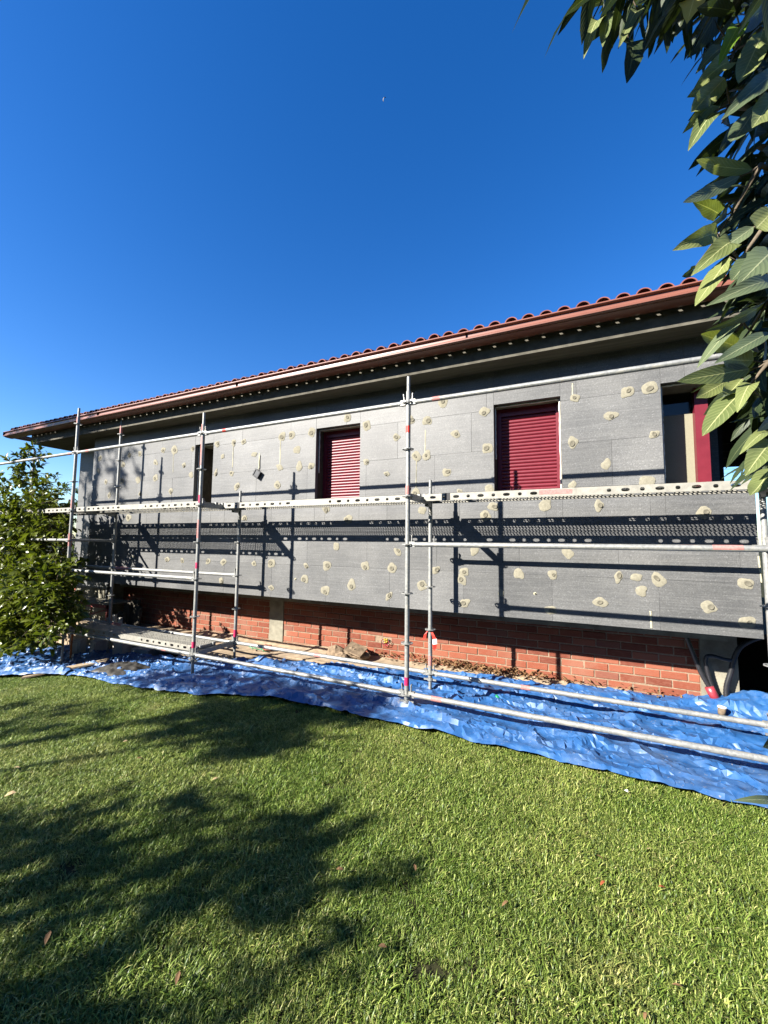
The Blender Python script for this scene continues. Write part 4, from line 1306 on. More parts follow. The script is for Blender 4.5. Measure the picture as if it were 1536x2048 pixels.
# dry leaf litter along the brick base (uncountable), and fallen leaves on the lawn
def leaf_quad(m, p, L, wd, ang, tilt, rr):
    d = Vector((math.cos(ang), math.sin(ang), tilt)); s = Vector((-math.sin(ang), math.cos(ang), rr.uniform(-.5, .5)))
    b = len(m.v); p = Vector(p)
    for a, k, zz in ((0, 0, 0), (.3, .8, .1), (.65, .9, .13), (1, 0.05, .04)):
        q = p + d * L * a + Vector((0, 0, zz * L))
        m.v += [tuple(q - s * wd * k + Vector((0, 0, .25 * wd * k))), tuple(q), tuple(q + s * wd * k + Vector((0, 0, .25 * wd * k)))]
    for i in range(3):
        a = b + 3 * i; m.f += [(a, a + 1, a + 4, a + 3), (a + 1, a + 2, a + 5, a + 4)]
rr = random.Random(3); m = MB()
for i in range(520):
    x = rr.choice([rr.gauss(.25, .25), rr.gauss(.9, .3), rr.uniform(-1.2, 2.6), rr.gauss(-.3, .5)]); y = 1.78 - abs(rr.gauss(0, .06)) - .02
    leaf_quad(m, (x, y, -.215 + rr.random() * .05 + .05 * math.exp(-((y - 1.78) / .08) ** 2)), rr.uniform(.04, .09), rr.uniform(.008, .018), rr.uniform(0, 6.28), rr.uniform(-.2, .5), rr)
o = obj('leaf_litter', m, 'dry_leaf'); o['kind'] = 'stuff'; tag(o, 'brown dry leaves drifted along the foot of the brick wall', 'leaf litter')
fall = [(110, 1558, .10, 'dry_leaf_tan'), (237, 1562, .08, 'dry_leaf_tan'), (20, 1592, .08, 'dry_leaf_tan'), (30, 1540, .09, 'dry_leaf_tan'), (120, 1608, .06, 'dry_leaf'), (430, 1560, .05, 'dry_leaf_tan'), (1300, 1700, .05, 'dry_leaf_tan'), (1326, 1780, .055, 'dry_leaf_red'), (1205, 1770, .045, 'dry_leaf_red'), (1200, 1718, .045, 'dry_leaf'), (830, 1738, .05, 'dry_leaf'), (680, 1742, .05, 'dry_leaf'), (1252, 1586, .06, 'tape_white'), (765, 1896, .045, 'dry_leaf'), (1355, 1975, .05, 'dry_leaf'), (1010, 1812, .05, 'dry_leaf'), (95, 1880, .07, 'dry_leaf'), (355, 1960, .06, 'dry_leaf'), (280, 1520, .06, 'dry_leaf'), (200, 1480, .07, 'dry_leaf'), (1290, 2035, .04, 'dry_leaf'), (250, 1485, .05, 'dry_leaf_tan')]
labs = {'dry_leaf_tan': 'tan dry leaf fallen on the lawn', 'dry_leaf': 'dark brown dry leaf fallen on the lawn', 'dry_leaf_red': 'small rusty red leaf on the sunlit lawn', 'tape_white': 'small white scrap lying on the lawn below the tarp'}
for i, (u, v, L, mt) in enumerate(fall):
    L *= .8
    P = onZ(u, v, -.17); P = onZ(u, v, g(P.x, P.y) + .035)
    m = MB(); a = rr.uniform(0, 6.28) if mt != 'dry_leaf_tan' else rr.uniform(.2, .9)
    leaf_quad(m, (P.x - math.cos(a) * L / 2, P.y - math.sin(a) * L / 2, P.z + .004), L, L * .2, a, rr.uniform(0, .3), rr)
    o = obj('fallen_leaf' if mt != 'tape_white' else 'paper_scrap', m, mt); tag(o, labs[mt], 'leaf' if mt != 'tape_white' else 'scrap', 'fallen leaves on the lawn' if mt != 'tape_white' else None)

# ------------------------------------------------------------------ lawn grass: clumps instanced over the lawn
def clump_mesh(seed, nb=150, size=0.072):
    rr = np.random.default_rng(seed)
    V, F, T = [], [], []
    for i in range(nb):
        a = rr.uniform(0, 6.283); rad = size * math.sqrt(rr.uniform()); x, y = rad * math.cos(a), rad * math.sin(a)
        h = rr.uniform(.007, .025) * (1.6 if rr.uniform() < .05 else 1); wd = rr.uniform(.0010, .0020)
        az = rr.uniform(0, 6.283); ln = rr.uniform(.2, 1.5) * h
        dx, dy = math.cos(az), math.sin(az); sx, sy = -dy * wd, dx * wd
        b = len(V); tw = rr.uniform(-.5, .5)
        V += [(x - sx, y - sy, -.004), (x + sx, y + sy, -.004),
              (x + dx * ln * .35 + sx, y + dy * ln * .35 + sy, h * .62), (x + dx * ln * .35 - sx, y + dy * ln * .35 - sy, h * .62),
              (x + dx * ln * .75 + sx * .7, y + dy * ln * .75 + sy * .7, h * .92), (x + dx * ln * .75 - sx * .7, y + dy * ln * .75 - sy * .7, h * .92),
              (x + dx * ln * 1.15, y + dy * ln * 1.15, h * 1.0)]
        F += [(b, b + 1, b + 2, b + 3), (b + 3, b + 2, b + 4, b + 5), (b + 5, b + 4, b + 6)]
        T += [float(rr.beta(1.15, 1.5))] * 7
    m = bpy.data.meshes.new('grass_clump'); m.from_pydata(V, [], F); m.materials.append(MAT['grass_blade'])
    at = m.attributes.new('tone', 'FLOAT', 'POINT'); at.data.foreach_set('value', T)
    m.polygons.foreach_set('use_smooth', [True] * len(m.polygons))
    return m
gcol = bpy.data.collections.new('grass_sources')
for s in range(7):
    o = bpy.data.objects.new('grass_clump', clump_mesh(s)); gcol.objects.link(o)
mb = MB(); xs = [-10.5 + .25 * i for i in range(62)]
yl = 24
for j in range(yl + 1):
    for x in xs:
        yf = interp(x, FR) + .10; y0_ = -4.6
        y = y0_ + (yf - y0_) * j / yl
        mb.v.append((x, y, g(x, y) - .008))
nx = len(xs)
for j in range(yl):
    for i in range(nx - 1):
        mb.f.append((j * nx + i, j * nx + i + 1, (j + 1) * nx + i + 1, (j + 1) * nx + i))
grass = bpy.data.objects.new('grass', mesh('grass', mb.v, mb.f, 'lawn_soil', True)); col.objects.link(grass)
grass['kind'] = 'stuff'; tag(grass, 'short mown lawn grass in front of the blue tarp', 'grass')
ng = bpy.data.node_groups.new('grass_scatter', 'GeometryNodeTree')
ng.interface.new_socket('Geometry', in_out='INPUT', socket_type='NodeSocketGeometry')
ng.interface.new_socket('Geometry', in_out='OUTPUT', socket_type='NodeSocketGeometry')
gi, go = ng.nodes.new('NodeGroupInput'), ng.nodes.new('NodeGroupOutput')
dp = ng.nodes.new('GeometryNodeDistributePointsOnFaces'); dp.inputs['Density'].default_value = 430
ci = ng.nodes.new('GeometryNodeCollectionInfo'); ci.inputs['Collection'].default_value = gcol
ci.inputs['Separate Children'].default_value = True; ci.inputs['Reset Children'].default_value = True
ip = ng.nodes.new('GeometryNodeInstanceOnPoints'); ip.inputs['Pick Instance'].default_value = True
rv = ng.nodes.new('FunctionNodeRandomValue'); rv.data_type = 'FLOAT_VECTOR'
rv.inputs[0].default_value = (-.12, -.12, 0); rv.inputs[1].default_value = (.12, .12, 6.283)
rs = ng.nodes.new('FunctionNodeRandomValue'); rs.data_type = 'FLOAT'
rs.inputs[2].default_value = .65; rs.inputs[3].default_value = 1.35
jn = ng.nodes.new('GeometryNodeJoinGeometry')
L_ = ng.links.new
L_(gi.outputs[0], dp.inputs['Mesh']); L_(dp.outputs['Points'], ip.inputs['Points']); L_(ci.outputs[0], ip.inputs['Instance'])
nz = ng.nodes.new('ShaderNodeTexNoise'); nz.inputs['Scale'].default_value = 2.4; nz.inputs['Detail'].default_value = 4
mr_ = ng.nodes.new('ShaderNodeMapRange'); mr_.inputs[1].default_value = .3; mr_.inputs[2].default_value = .7; mr_.inputs[3].default_value = .62; mr_.inputs[4].default_value = 1.3
ml = ng.nodes.new('ShaderNodeMath'); ml.operation = 'MULTIPLY'
L_(nz.outputs[0], mr_.inputs[0]); L_(mr_.outputs[0], ml.inputs[0]); L_(rs.outputs[1], ml.inputs[1])
L_(rv.outputs[0], ip.inputs['Rotation']); L_(ml.outputs[0], ip.inputs['Scale'])
L_(ip.outputs[0], jn.inputs[0]); L_(gi.outputs[0], jn.inputs[0]); L_(jn.outputs[0], go.inputs[0])
md = grass.modifiers.new('scatter', 'NODES'); md.node_group = ng

# ------------------------------------------------------------------ leaves and trees
def leaf_shape(base, tip, width, nrm, fold=.25, curl=.12, wav=.05, seed=0, n=9):
    """one leaf blade from base to tip; nrm is the upper-side direction; returns verts, faces, uv"""
    rr = random.Random(seed)
    base, tip = Vector(base), Vector(tip)
    ax = tip - base; L = ax.length; d = ax / L
    s = d.cross(nrm); s.normalize(); up = s.cross(d)
    v, f, uv = [], [], []
    ph = rr.uniform(0, 6.28); fr_ = rr.uniform(9, 15)
    for i in range(n + 1):
        t = i / n
        wd = width * 1.70 * (t ** .58) * ((1 - t) ** .82) if 0 < t < 1 else width * .02
        mid = base + d * (L * t) + up * (curl * L * (math.sin(math.pi * t) - .0))
        for k, c in enumerate((-1, -.5, 0, .5, 1)):
            z = abs(c) * wd * fold + wav * wd * 2.2 * math.sin(t * fr_ + ph + (2 if c > 0 else 0)) * abs(c)
            v.append(mid + s * (wd * c) + up * z); uv.append((t, .5 + c * .5))
    for i in range(n):
        for k in range(4):
            a = i * 5 + k; f.append((a, a + 1, a + 6, a + 5))
    return v, f, uv
def leaf_obj(name, parent, L, mat, smooth=True):
    v, f, uv = L
    c = Vector(v[0])
    m = mesh(name, [p - c for p in v], f, mat, smooth, uv)
    return link(name, m, parent, tuple(c))

# ---- large-leaved tree at the right edge
TX = CAM + CR * 1.95 + fwd * 1.15
tree = thing('broadleaf_tree', 'broad leaved evergreen with long pointed leaves hanging in at the right edge', 'tree', (TX.x, TX.y, -.2))
base = Vector((TX.x, TX.y, -.25))
obj('trunk', MB().swept([base, base + Vector((.02, .03, .8)), base + Vector((-.03, .0, 1.7)), base + Vector((.0, -.05, 2.6)), base + Vector((-.05, 0, 3.4))], [.085, .07, .06, .045, .03], 12), 'bark', tree, True)
LV = [  # (base u,v, tip u,v, depth, width ratio, material, roll)
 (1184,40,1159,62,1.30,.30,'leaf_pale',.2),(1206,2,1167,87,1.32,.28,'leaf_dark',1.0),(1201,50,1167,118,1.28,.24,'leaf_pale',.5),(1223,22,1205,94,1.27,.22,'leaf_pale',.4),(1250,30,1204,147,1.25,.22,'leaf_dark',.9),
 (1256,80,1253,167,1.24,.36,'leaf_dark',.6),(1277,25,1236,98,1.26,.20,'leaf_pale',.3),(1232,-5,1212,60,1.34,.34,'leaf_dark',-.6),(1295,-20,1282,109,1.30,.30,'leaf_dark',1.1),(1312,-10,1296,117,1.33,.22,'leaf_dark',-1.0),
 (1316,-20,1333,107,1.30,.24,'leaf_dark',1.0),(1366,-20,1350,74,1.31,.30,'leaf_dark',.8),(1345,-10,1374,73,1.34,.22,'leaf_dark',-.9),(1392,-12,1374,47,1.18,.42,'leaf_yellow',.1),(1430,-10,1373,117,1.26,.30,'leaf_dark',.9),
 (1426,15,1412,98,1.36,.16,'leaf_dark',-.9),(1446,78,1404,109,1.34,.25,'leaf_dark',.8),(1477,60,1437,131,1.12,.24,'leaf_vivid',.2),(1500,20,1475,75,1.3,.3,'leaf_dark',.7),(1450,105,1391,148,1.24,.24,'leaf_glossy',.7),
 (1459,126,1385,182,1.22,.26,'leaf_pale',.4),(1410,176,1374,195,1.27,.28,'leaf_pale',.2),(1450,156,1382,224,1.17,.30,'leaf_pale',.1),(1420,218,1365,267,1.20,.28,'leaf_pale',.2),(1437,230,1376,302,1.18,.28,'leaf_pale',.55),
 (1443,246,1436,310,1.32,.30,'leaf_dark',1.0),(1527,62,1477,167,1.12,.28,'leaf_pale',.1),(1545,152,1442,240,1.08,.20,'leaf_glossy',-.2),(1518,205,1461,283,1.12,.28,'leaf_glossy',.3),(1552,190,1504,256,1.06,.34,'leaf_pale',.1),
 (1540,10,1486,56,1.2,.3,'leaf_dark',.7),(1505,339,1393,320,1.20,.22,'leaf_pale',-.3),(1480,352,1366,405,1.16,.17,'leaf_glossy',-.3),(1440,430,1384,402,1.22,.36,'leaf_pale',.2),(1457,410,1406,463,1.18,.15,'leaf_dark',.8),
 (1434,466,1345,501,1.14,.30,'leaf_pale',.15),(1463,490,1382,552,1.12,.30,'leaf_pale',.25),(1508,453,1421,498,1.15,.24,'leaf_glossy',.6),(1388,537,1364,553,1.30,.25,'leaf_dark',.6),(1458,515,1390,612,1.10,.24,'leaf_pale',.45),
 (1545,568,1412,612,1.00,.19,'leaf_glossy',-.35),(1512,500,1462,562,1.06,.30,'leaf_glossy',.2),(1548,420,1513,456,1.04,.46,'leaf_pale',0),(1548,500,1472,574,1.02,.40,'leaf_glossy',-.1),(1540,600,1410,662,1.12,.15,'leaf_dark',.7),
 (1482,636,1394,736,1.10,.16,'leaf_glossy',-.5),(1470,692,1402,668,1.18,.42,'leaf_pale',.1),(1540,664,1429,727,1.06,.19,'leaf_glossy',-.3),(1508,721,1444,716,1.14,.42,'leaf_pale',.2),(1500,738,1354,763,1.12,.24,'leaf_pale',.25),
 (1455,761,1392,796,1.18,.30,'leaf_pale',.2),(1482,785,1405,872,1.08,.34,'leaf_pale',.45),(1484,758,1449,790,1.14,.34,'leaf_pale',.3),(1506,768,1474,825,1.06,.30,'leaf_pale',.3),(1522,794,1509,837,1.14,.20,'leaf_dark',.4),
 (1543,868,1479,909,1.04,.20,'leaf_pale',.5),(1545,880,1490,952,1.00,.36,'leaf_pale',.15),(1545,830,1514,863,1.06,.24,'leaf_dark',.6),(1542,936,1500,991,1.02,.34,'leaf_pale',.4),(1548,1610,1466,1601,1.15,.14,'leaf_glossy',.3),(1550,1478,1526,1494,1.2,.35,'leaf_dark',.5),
]
def view_leaf(u0_, v0_, u1_, v1_, D, wr, mat, roll, seed):
    b = atD(u0_, v0_, D + .05); t = atD(u1_, v1_, D - .04)
    ax = (t - b).normalized()
    toc = (CAM - b).normalized()
    n_ = (toc - ax * toc.dot(ax)).normalized()
    na, nb = Matrix.Rotation(roll, 3, ax) @ n_, Matrix.Rotation(-roll, 3, ax) @ n_
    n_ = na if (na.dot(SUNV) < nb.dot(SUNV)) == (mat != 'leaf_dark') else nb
    rr = random.Random(seed)
    return leaf_shape(b, t, (t - b).length * wr * .56, n_, rr.uniform(.08, .45), rr.uniform(-.10, .16), rr.uniform(.02, .14), seed)
nleaf = 0
bases = []
for i, a in enumerate(LV):
    L = view_leaf(*a, i)
    leaf_obj('leaf', tree, L, a[6]); nleaf += 1; bases.append(Vector(L[0][0]))
# twigs through the leaf bases back to the trunk
def twig(pts, r):
    obj('branch', MB().swept(pts, [r * (1 - .6 * k / (len(pts) - 1)) for k in range(len(pts))], 7), 'bark', tree, True)
nodes = [(1235, -70, 1.34), (1330, -60, 1.34), (1420, -30, 1.33), (1500, 30, 1.30), (1470, 100, 1.28), (1520, 180, 1.2), (1460, 210, 1.24), (1520, 330, 1.22), (1470, 420, 1.22), (1530, 450, 1.16), (1480, 520, 1.18), (1560, 560, 1.12), (1500, 660, 1.18), (1540, 720, 1.14), (1500, 770, 1.16), (1560, 860, 1.12)]
tr_at = lambda z: Vector((TX.x, TX.y, z))
N3 = [atD(*n) for n in nodes]
hub1 = atD(1640, -120, 1.36); hub2 = atD(1650, 380, 1.3); hub3 = atD(1650, 760, 1.22)
twig([tr_at(2.9), hub1 + Vector((0, 0, .1)), hub1, (hub1 + N3[2]) / 2 + Vector((0, 0, .03)), N3[2], N3[1], N3[0]], .018)
twig([tr_at(2.7), hub1, N3[3], N3[4]], .014)
twig([tr_at(2.1), hub2 + Vector((0, 0, .12)), N3[5], N3[6]], .012)
twig([tr_at(1.9), hub2, N3[7], N3[8]], .012)
twig([hub2, N3[9], N3[10]], .009)
twig([tr_at(1.5), hub3 + Vector((0, 0, .1)), N3[11], N3[12]], .011)
twig([hub3, N3[13], N3[14]], .009); twig([hub3, N3[15]], .009)
# petioles from each leaf to its nearest twig node
pet = MB()
for b in bases:
    q = min(N3 + [hub1, hub2, hub3], key=lambda n: (n - b).length)
    if (q - b).length < .35:
        pet.swept([b, b.lerp(q, .5) + Vector((0, 0, -.006)), q], [.0022, .0025, .003], 5)
o = obj('leaf_stalks', pet, 'bark', tree, True)
# further leaves behind, beyond the frame and above (they shade the hanging clusters)
rr = random.Random(21)
def rand_leaf(c, spread, Lr, mats, seed, droop=.5):
    c = Vector(c)
    b = c + Vector((rr.gauss(0, spread), rr.gauss(0, spread), rr.gauss(0, spread)))
    d = Vector((rr.uniform(-1, .3), rr.uniform(-.8, .6), rr.uniform(-.9, .15) - droop * .3)).normalized()
    n_ = Vector((rr.uniform(-.6, .4), rr.uniform(-.8, .3), rr.uniform(.2, 1)))
    L = rr.uniform(*Lr)
    return leaf_shape(b, b + d * L, L * rr.uniform(.15, .2), n_, .2, .06, .05, seed, 6)
fill = [(1300, -15, 1.40, 25, 55, 28), (1380, -5, 1.42, 28, 60, 32), (1450, 30, 1.45, 39, 50, 35), (1510, 80, 1.42, 39, 40, 45), (1480, 150, 1.36, 32, 35, 40), (1505, 220, 1.36, 39, 35, 40), (1530, 300, 1.36, 28, 30, 40),
        (1495, 375, 1.34, 39, 35, 30), (1505, 440, 1.32, 46, 38, 35), (1515, 520, 1.3, 36, 32, 35), (1525, 610, 1.28, 32, 30, 40), (1520, 700, 1.3, 46, 32, 40), (1512, 770, 1.3, 46, 35, 40), (1530, 850, 1.25, 36, 25, 40), (1545, 930, 1.2, 14, 16, 30)]
singles = 292 - nleaf
bulk = MB(); buv = []
for (u, v, D, cnt, su, sv) in fill:
    for k in range(cnt):
        c = atD(u + max(-.9 * su, rr.gauss(0, su)) + 30, v + rr.gauss(0, sv) - 22, D + rr.uniform(-.03, .28))
        L = rand_leaf(c, .012, (.13, .2), None, rr.randrange(9999))
        if singles > 0:
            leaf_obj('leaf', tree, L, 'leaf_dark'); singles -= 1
        else:
            b = len(bulk.v); bulk.v += [tuple(p) for p in L[0]]; bulk.f += [tuple(b + t for t in q) for q in L[1]]; buv += L[2]
bulk.uv = buv
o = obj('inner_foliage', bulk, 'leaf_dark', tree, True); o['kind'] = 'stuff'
# crown above the frame
top = MB(); tuv = []
for k in range(420):
    c = atD(rr.uniform(1150, 1700), rr.uniform(-420, -75), rr.uniform(.95, 1.7))
    v, f, uv = rand_leaf(c, .05, (.13, .2), None, rr.randrange(9999))
    b = len(top.v); top.v += [tuple(p) for p in v]; top.f += [tuple(b + t for t in q) for q in f]; tuv += uv
top.uv = tuv
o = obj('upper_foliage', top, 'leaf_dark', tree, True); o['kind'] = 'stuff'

# ---- generic leafy tree: trunk, limbs, many small leaves; largest leaves single
def leafy(name, label, cat, base, limbs, clusters, nleaf_, Lr, wr, mat, single=0, seed=1, group=None, trunk_r=.06, droop=.2):
    rr = random.Random(seed)
    t = thing(name, label, cat, tuple(base), group)
    base = Vector(base)
    for li, pts in enumerate(limbs):
        n = len(pts); r0_ = trunk_r * (1 if li == 0 else .5)
        obj('trunk' if li == 0 else 'limb', MB().swept(pts, [r0_ * (1 - .7 * k / max(1, n - 1)) for k in range(n)], 8), 'bark', t, True)
    LVs = []
    tw = MB()
    wts = [c[3] for c in clusters]
    per = 9
    for s in range(nleaf_ // per):
        c = rr.choices(clusters, wts)[0]
        C_, rad, sq = Vector(c[0]), c[1], c[2]
        d = Vector((rr.gauss(0, 1), rr.gauss(0, 1), rr.gauss(0, 1))).normalized()
        k = rr.random() ** .38
        p = C_ + Vector((d.x * rad * k * sq[0], d.y * rad * k * sq[1], d.z * rad * k * sq[2]))
        out = (Vector((d.x, d.y, d.z * .7)) + Vector((rr.gauss(0, .5), rr.gauss(0, .5), .3 + rr.gauss(0, .4)))).normalized()
        tl = rr.uniform(.12, .28)
        tw.swept([p - out * tl * .6, p + out * tl * .2, p + out * tl], [.0045, .003, .002], 4)
        for q in range(per):
            a = p + out * tl * (q / per)
            side = Vector((rr.gauss(0, 1), rr.gauss(0, 1), rr.gauss(0, .8))).normalized()
            dd = (out * .6 + side + Vector((0, 0, -droop))).normalized()
            L = rr.uniform(*Lr)
            nn = (Vector((0, 0, 1)) + Vector((rr.gauss(0, .6), rr.gauss(0, .6), rr.gauss(0, .3)))).normalized()
            LVs.append((a, a + dd * L, L * wr * rr.uniform(.8, 1.15), nn, rr.randrange(99999)))
    o = obj('twigs', tw, 'bark', t); o['kind'] = 'stuff'
    if single:
        LVs.sort(key=lambda l: (l[0] - CAM).dot(fwd))
        # prefer those inside the picture
        def inside(l):
            q = l[0] - CAM; D = q.dot(fwd); u = 768 + 803.7 * q.dot(CR) / D
            return -20 < u < 1560
        LVs.sort(key=lambda l: (not inside(l), (l[0] - CAM).dot(fwd)))
        for l in LVs[:single]:
            leaf_obj('leaf', t, leaf_shape(l[0], l[1], l[2], l[3], .3, .08, .04, l[4], 4), mat)
    m = MB(); U = []
    for l in LVs[single:]:
        v, f, uv = leaf_shape(l[0], l[1], l[2], l[3], .3, .08, .0, l[4], 3)
        b = len(m.v); m.v += [tuple(p) for p in v]; m.f += [tuple(b + t_ for t_ in q) for q in f]; U += uv
    m.uv = U
    o = obj('crown', m, mat, t, True); o['kind'] = 'stuff'
    return t
KC = 1.05
def near(p, k=KC):
    q = CAM + (Vector(p) - CAM) * k
    return (q.x, q.y, q.z)
tb = Vector((-8.7, .35, g(-8.7, .35)))
leafy('citrus_tree', 'bushy sunlit citrus tree reaching in front of the left end of the scaffold', 'tree', tuple(tb),
      [[tb - Vector((0, 0, .1)), tb + Vector((.05, 0, .5)), tb + Vector((.2, .02, 1.1)), tb + Vector((.45, .0, 1.9)), tb + Vector((.6, .0, 2.7))],
       [tb + Vector((.05, 0, .45)), tb + Vector((.7, .0, .8)), tb + Vector((1.3, -.05, 1.15)), tb + Vector((1.9, -.05, 1.5))],
       [tb + Vector((.1, 0, .7)), tb + Vector((.8, -.05, 1.4)), tb + Vector((1.4, -.08, 1.9)), tb + Vector((2.1, -.1, 2.3))],
       [tb + Vector((.05, 0, .6)), tb + Vector((-.5, -.1, 1.3)), tb + Vector((-.9, -.2, 1.9))],
       [tb + Vector((.1, 0, .8)), tb + Vector((.1, .2, 1.6)), tb + Vector((-.1, .2, 2.4))]],
      [(near(c, k_), r * k_, sq, w_) for k_, c, r, sq, w_ in
      [(1.12, (-7.4, -.15, 1.0), 1.0, (1.15, .6, 1.1), 5), (1.12, (-6.65, -.25, .75), .8, (1.1, .6, 1.1), 4), (1.12, (-6.8, -.25, 1.75), .58, (1.15, .6, .9), 2.6), (1.12, (-7.6, -.1, 2.15), .55, (1, .7, 1.1), 1.6), (1.12, (-7.25, -.2, 2.75), .28, (.8, .8, 1.3), .5),
       (1.12, (-5.95, -.3, 1.72), .22, (1.6, .7, .6), .4), (1.12, (-6.4, -.3, 2.2), .22, (1.2, .8, .9), .4), (1.12, (-8.6, -.1, 1.3), 1.0, (1, .6, 1.3), 3),
       (.98, (-6.05, -.3, .75), .42, (1.2, .6, 1.0), 2.0), (.98, (-5.75, -.3, .35), .36, (1.2, .6, .9), 1.3), (.98, (-6.7, -.3, .55), .5, (1.3, .5, 1.1), 2.4), (.98, (-7.2, -.2, .1), .6, (1.5, .6, .7), 2.4), (.98, (-8.1, -.15, .1), .7, (1.3, .6, .8), 2.2), (.98, (-6.6, -.3, -.1), .35, (1.5, .7, .6), .8)]],
      12500, (.09, .15), .40, 'leaf_citrus', 296, 5, None, .06)
# dark growth behind the citrus tree, beyond the end of the house
leafy('background_tree', 'dark evergreen tree standing far behind the citrus tree', 'tree', (-15.5, 4.5, -1),
      [[(-15.5, 4.5, -1), (-15.4, 4.5, 1.2), (-15.5, 4.6, 3.0)], [(-15.4, 4.5, 1), (-14.6, 4.2, 2.4)], [(-15.4, 4.5, 1), (-16.4, 4.2, 2.6)]],
      [((-15.5, 4.3, 1.6), 2.2, (1.2, .8, 1.0), 4), ((-14.0, 4.0, .6), 1.6, (1.1, .8, 1), 2), ((-16.8, 4.0, 1.5), 1.8, (1, .8, 1.4), 2)], 3600, (.14, .24), .22, 'leaf_far', 0, 8, None, .12)
leafy('background_shrub', 'dark shrub at ground level behind the citrus tree', 'shrub', (-11.2, 1.6, -1),
      [[(-11.2, 1.6, -1), (-11.1, 1.6, .2), (-11.2, 1.7, .9)]],
      [((-11.2, 1.5, .2), 1.1, (1.2, .7, 1.0), 3), ((-10.0, 1.3, -.2), .7, (1.2, .7, 1.0), 1.5)], 2400, (.08, .15), .24, 'leaf_far', 0, 9, None, .05)
leafy('background_tree', 'distant green tree beyond the right corner of the house', 'tree', (16, 17, -1),
      [[(16, 17, -1), (16, 17, 1), (16.1, 17, 2.6)]], [((16, 17, 1.4), 1.9, (1.8, 1, .8), 1)], 2000, (.25, .4), .25, 'leaf_far', 0, 12, None, .15)
# garden trees behind the photographer, they throw the shade on the lawn
leafy('garden_tree', 'garden tree behind the camera shading the lower left lawn', 'tree', (-4.6, -7.9, -.5),
      [[(-4.6, -7.9, -.6), (-4.5, -7.8, 1.2), (-4.4, -7.6, 2.6), (-4.2, -7.5, 3.6)], [(-4.5, -7.8, 1.4), (-5.4, -7.5, 2.6), (-6.2, -7.3, 3.4)], [(-4.5, -7.8, 1.5), (-3.6, -7.4, 2.6), (-3.0, -7.2, 3.1)]],
      [((-4.1, -7.35, 3.2), .55, (2.2, .7, .55), 3), ((-3.5, -6.95, 3.25), .28, (2.2, .6, .5), .9), ((-5.2, -7.75, 3.15), .40, (1.6, .7, .6), 1.4), ((-4.6, -7.75, 2.75), .3, (2.0, .6, .5), .8)], 1700, (.10, .17), .28, 'leaf_far', 0, 14, None, .09)
leafy('garden_tree', 'taller garden tree behind the camera shading the tarp edge', 'tree', (-7.6, -7.9, -.7),
      [[(-7.6, -7.9, -.8), (-7.5, -7.8, 1.6), (-7.2, -7.5, 3.4), (-6.8, -7.3, 4.8)], [(-7.5, -7.8, 1.8), (-6.4, -7.4, 3.2), (-5.6, -7.1, 4.2)], [(-7.5, -7.8, 2), (-8.6, -7.6, 3.6)]],
      [((-5.85, -6.95, 4.0), .55, (1.45, .45, .45), 4.5), ((-5.35, -6.4, 4.15), .42, (1.6, .45, .35), 2.6), ((-6.75, -6.5, 4.15), .42, (1.6, .45, .35), 2.2), ((-8.2, -7.6, 3.95), .55, (1.9, .5, .35), 1.6), ((-8.4, -7.0, 4.5), .4, (1.9, .6, .3), 1.6)], 3600, (.10, .17), .28, 'leaf_far', 0, 15, None, .1)
leafy('garden_tree', 'tall loose tree far behind the camera shading the left eaves', 'tree', (-14, -7.6, -1),
      [[(-14, -7.6, -1.2), (-13.9, -7.5, 3), (-13.7, -7.4, 6), (-13.6, -7.3, 9.2)], [(-13.8, -7.5, 5), (-12.6, -7.1, 7.5)], [(-13.8, -7.4, 5.2), (-15.2, -7.4, 8.2)]],
      [((-14.6, -7.4, 9.4), 1.0, (1.8, .8, .7), 3), ((-12.5, -7.0, 8.4), .5, (1, .6, 1), .3), ((-13.4, -7.2, 9.5), .6, (1.5, .7, .7), 1)], 1500, (.14, .24), .28, 'leaf_far', 0, 16, None, .16)

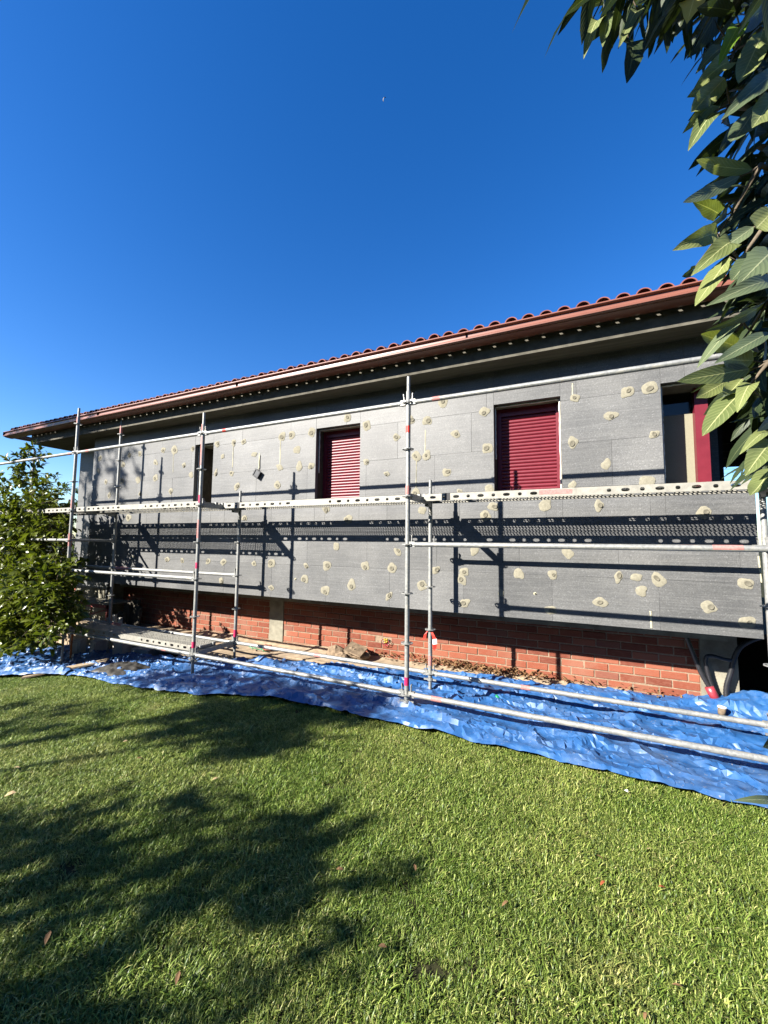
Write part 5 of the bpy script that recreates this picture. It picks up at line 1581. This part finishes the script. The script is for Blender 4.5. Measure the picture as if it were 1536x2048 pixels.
# unseen tall foliage walls, added to cut sky light and deepen the shadows
def added_hedge(name, label, p0, p1, h, th, seed):
    m = MB(); d = Vector(p1) - Vector(p0); L = d.length; d.normalize(); s = Vector((-d.y, d.x, 0))
    nl = int(L / .35); prof = [(-th, 0), (-th, h * .5), (-th * .9, h * .96), (-th * .5, h), (th * .5, h), (th * .9, h * .96), (th, h * .5), (th, 0)]
    P = []
    for a, b in zip(prof[:-1], prof[1:]):
        for k in range(5): P.append((a[0] + (b[0] - a[0]) * k / 5, a[1] + (b[1] - a[1]) * k / 5))
    P.append(prof[-1]); n = len(P)
    for i in range(nl + 1):
        for (o_, z) in P:
            q = Vector(p0) + d * (L * i / nl) + s * o_ + Vector((0, 0, z - 1))
            e = mnoise.noise(q * 1.3 + Vector((seed, 0, 0))) * .35 + mnoise.noise(q * 4) * .18
            q = q + (s * (o_ / th) + Vector((0, 0, .5 if z > h * .8 else 0))) * e
            m.v.append(tuple(q))
    for i in range(nl):
        for k in range(n - 1):
            a = i * n + k; m.f.append((a, a + 1, a + n + 1, a + n))
    o = obj(name, m, 'added_hedge_green'); return tag(o, label, 'added_hedge')
simple('added_hedge_green', (0.035, 0.05, 0.016), 0.8, 0.2, nscale=14, var=0.5, bump=1.0, bscale=25)
added_hedge('added_hedge', 'unseen tall foliage added behind the camera to cut sky light', (-26, -16, 0), (26, -16, 0), 7.5, .8, 3)
added_hedge('added_hedge', 'unseen tall foliage added on the right to cut sky light', (14, -16, 0), (14, -1.5, 0), 6.0, .8, 9)
# ------------------------------------------------------------------ overhead wires beyond the porch
for k, (v0_, v1_) in enumerate([(937, 934), (945, 941), (959, 955)]):
    a = atD(1380, v0_ + 4, 60); b = atD(1700, v1_ - 6, 60)
    m = MB().swept([a, (a + b) / 2 + Vector((0, 0, -.05)), b], [.022] * 3, 6)
    tag(obj('overhead_wire', m, 'black_plastic'), ['highest', 'middle', 'lowest'][k] + ' of the thin wires crossing the sky behind the porch', 'wire', 'overhead wires behind the porch')
# ------------------------------------------------------------------ waning moon: the sunlit limb only
mc = atD(770, 200, 3000)
mr = 3000 * 9.0 / 803.7 / 2 * 2
v = []; f = []; n = 20; k2 = 6
ctr = Vector((0, 0, 0))
ax_u = (CU * .88 + CR * .47).normalized(); ax_r = ax_u.cross(fwd).normalized()
for i in range(n + 1):
    t = math.pi * (i / n) - math.pi / 2
    for k in range(k2 + 1):
        s = k / k2
        ph = math.pi * (.0 + .33 * s)          # 0 = limb, growing towards the terminator
        q = ax_u * math.sin(t) + (ax_r * math.cos(ph) - fwd * math.sin(ph)) * math.cos(t)
        v.append(mc + q * mr * .5 * 1.0)
for i in range(n):
    for k in range(k2):
        a = i * (k2 + 1) + k
        f.append((a, a + 1, a + k2 + 2, a + k2 + 1))
m = MB(); m.v = [tuple(p) for p in v]; m.f = f
tag(obj('moon', m, 'moon_rock', None, True), 'pale crescent daytime moon high in the blue sky', 'moon')

for o in bpy.data.objects:
    if o.get('_w') is not None:
        del o['_w']
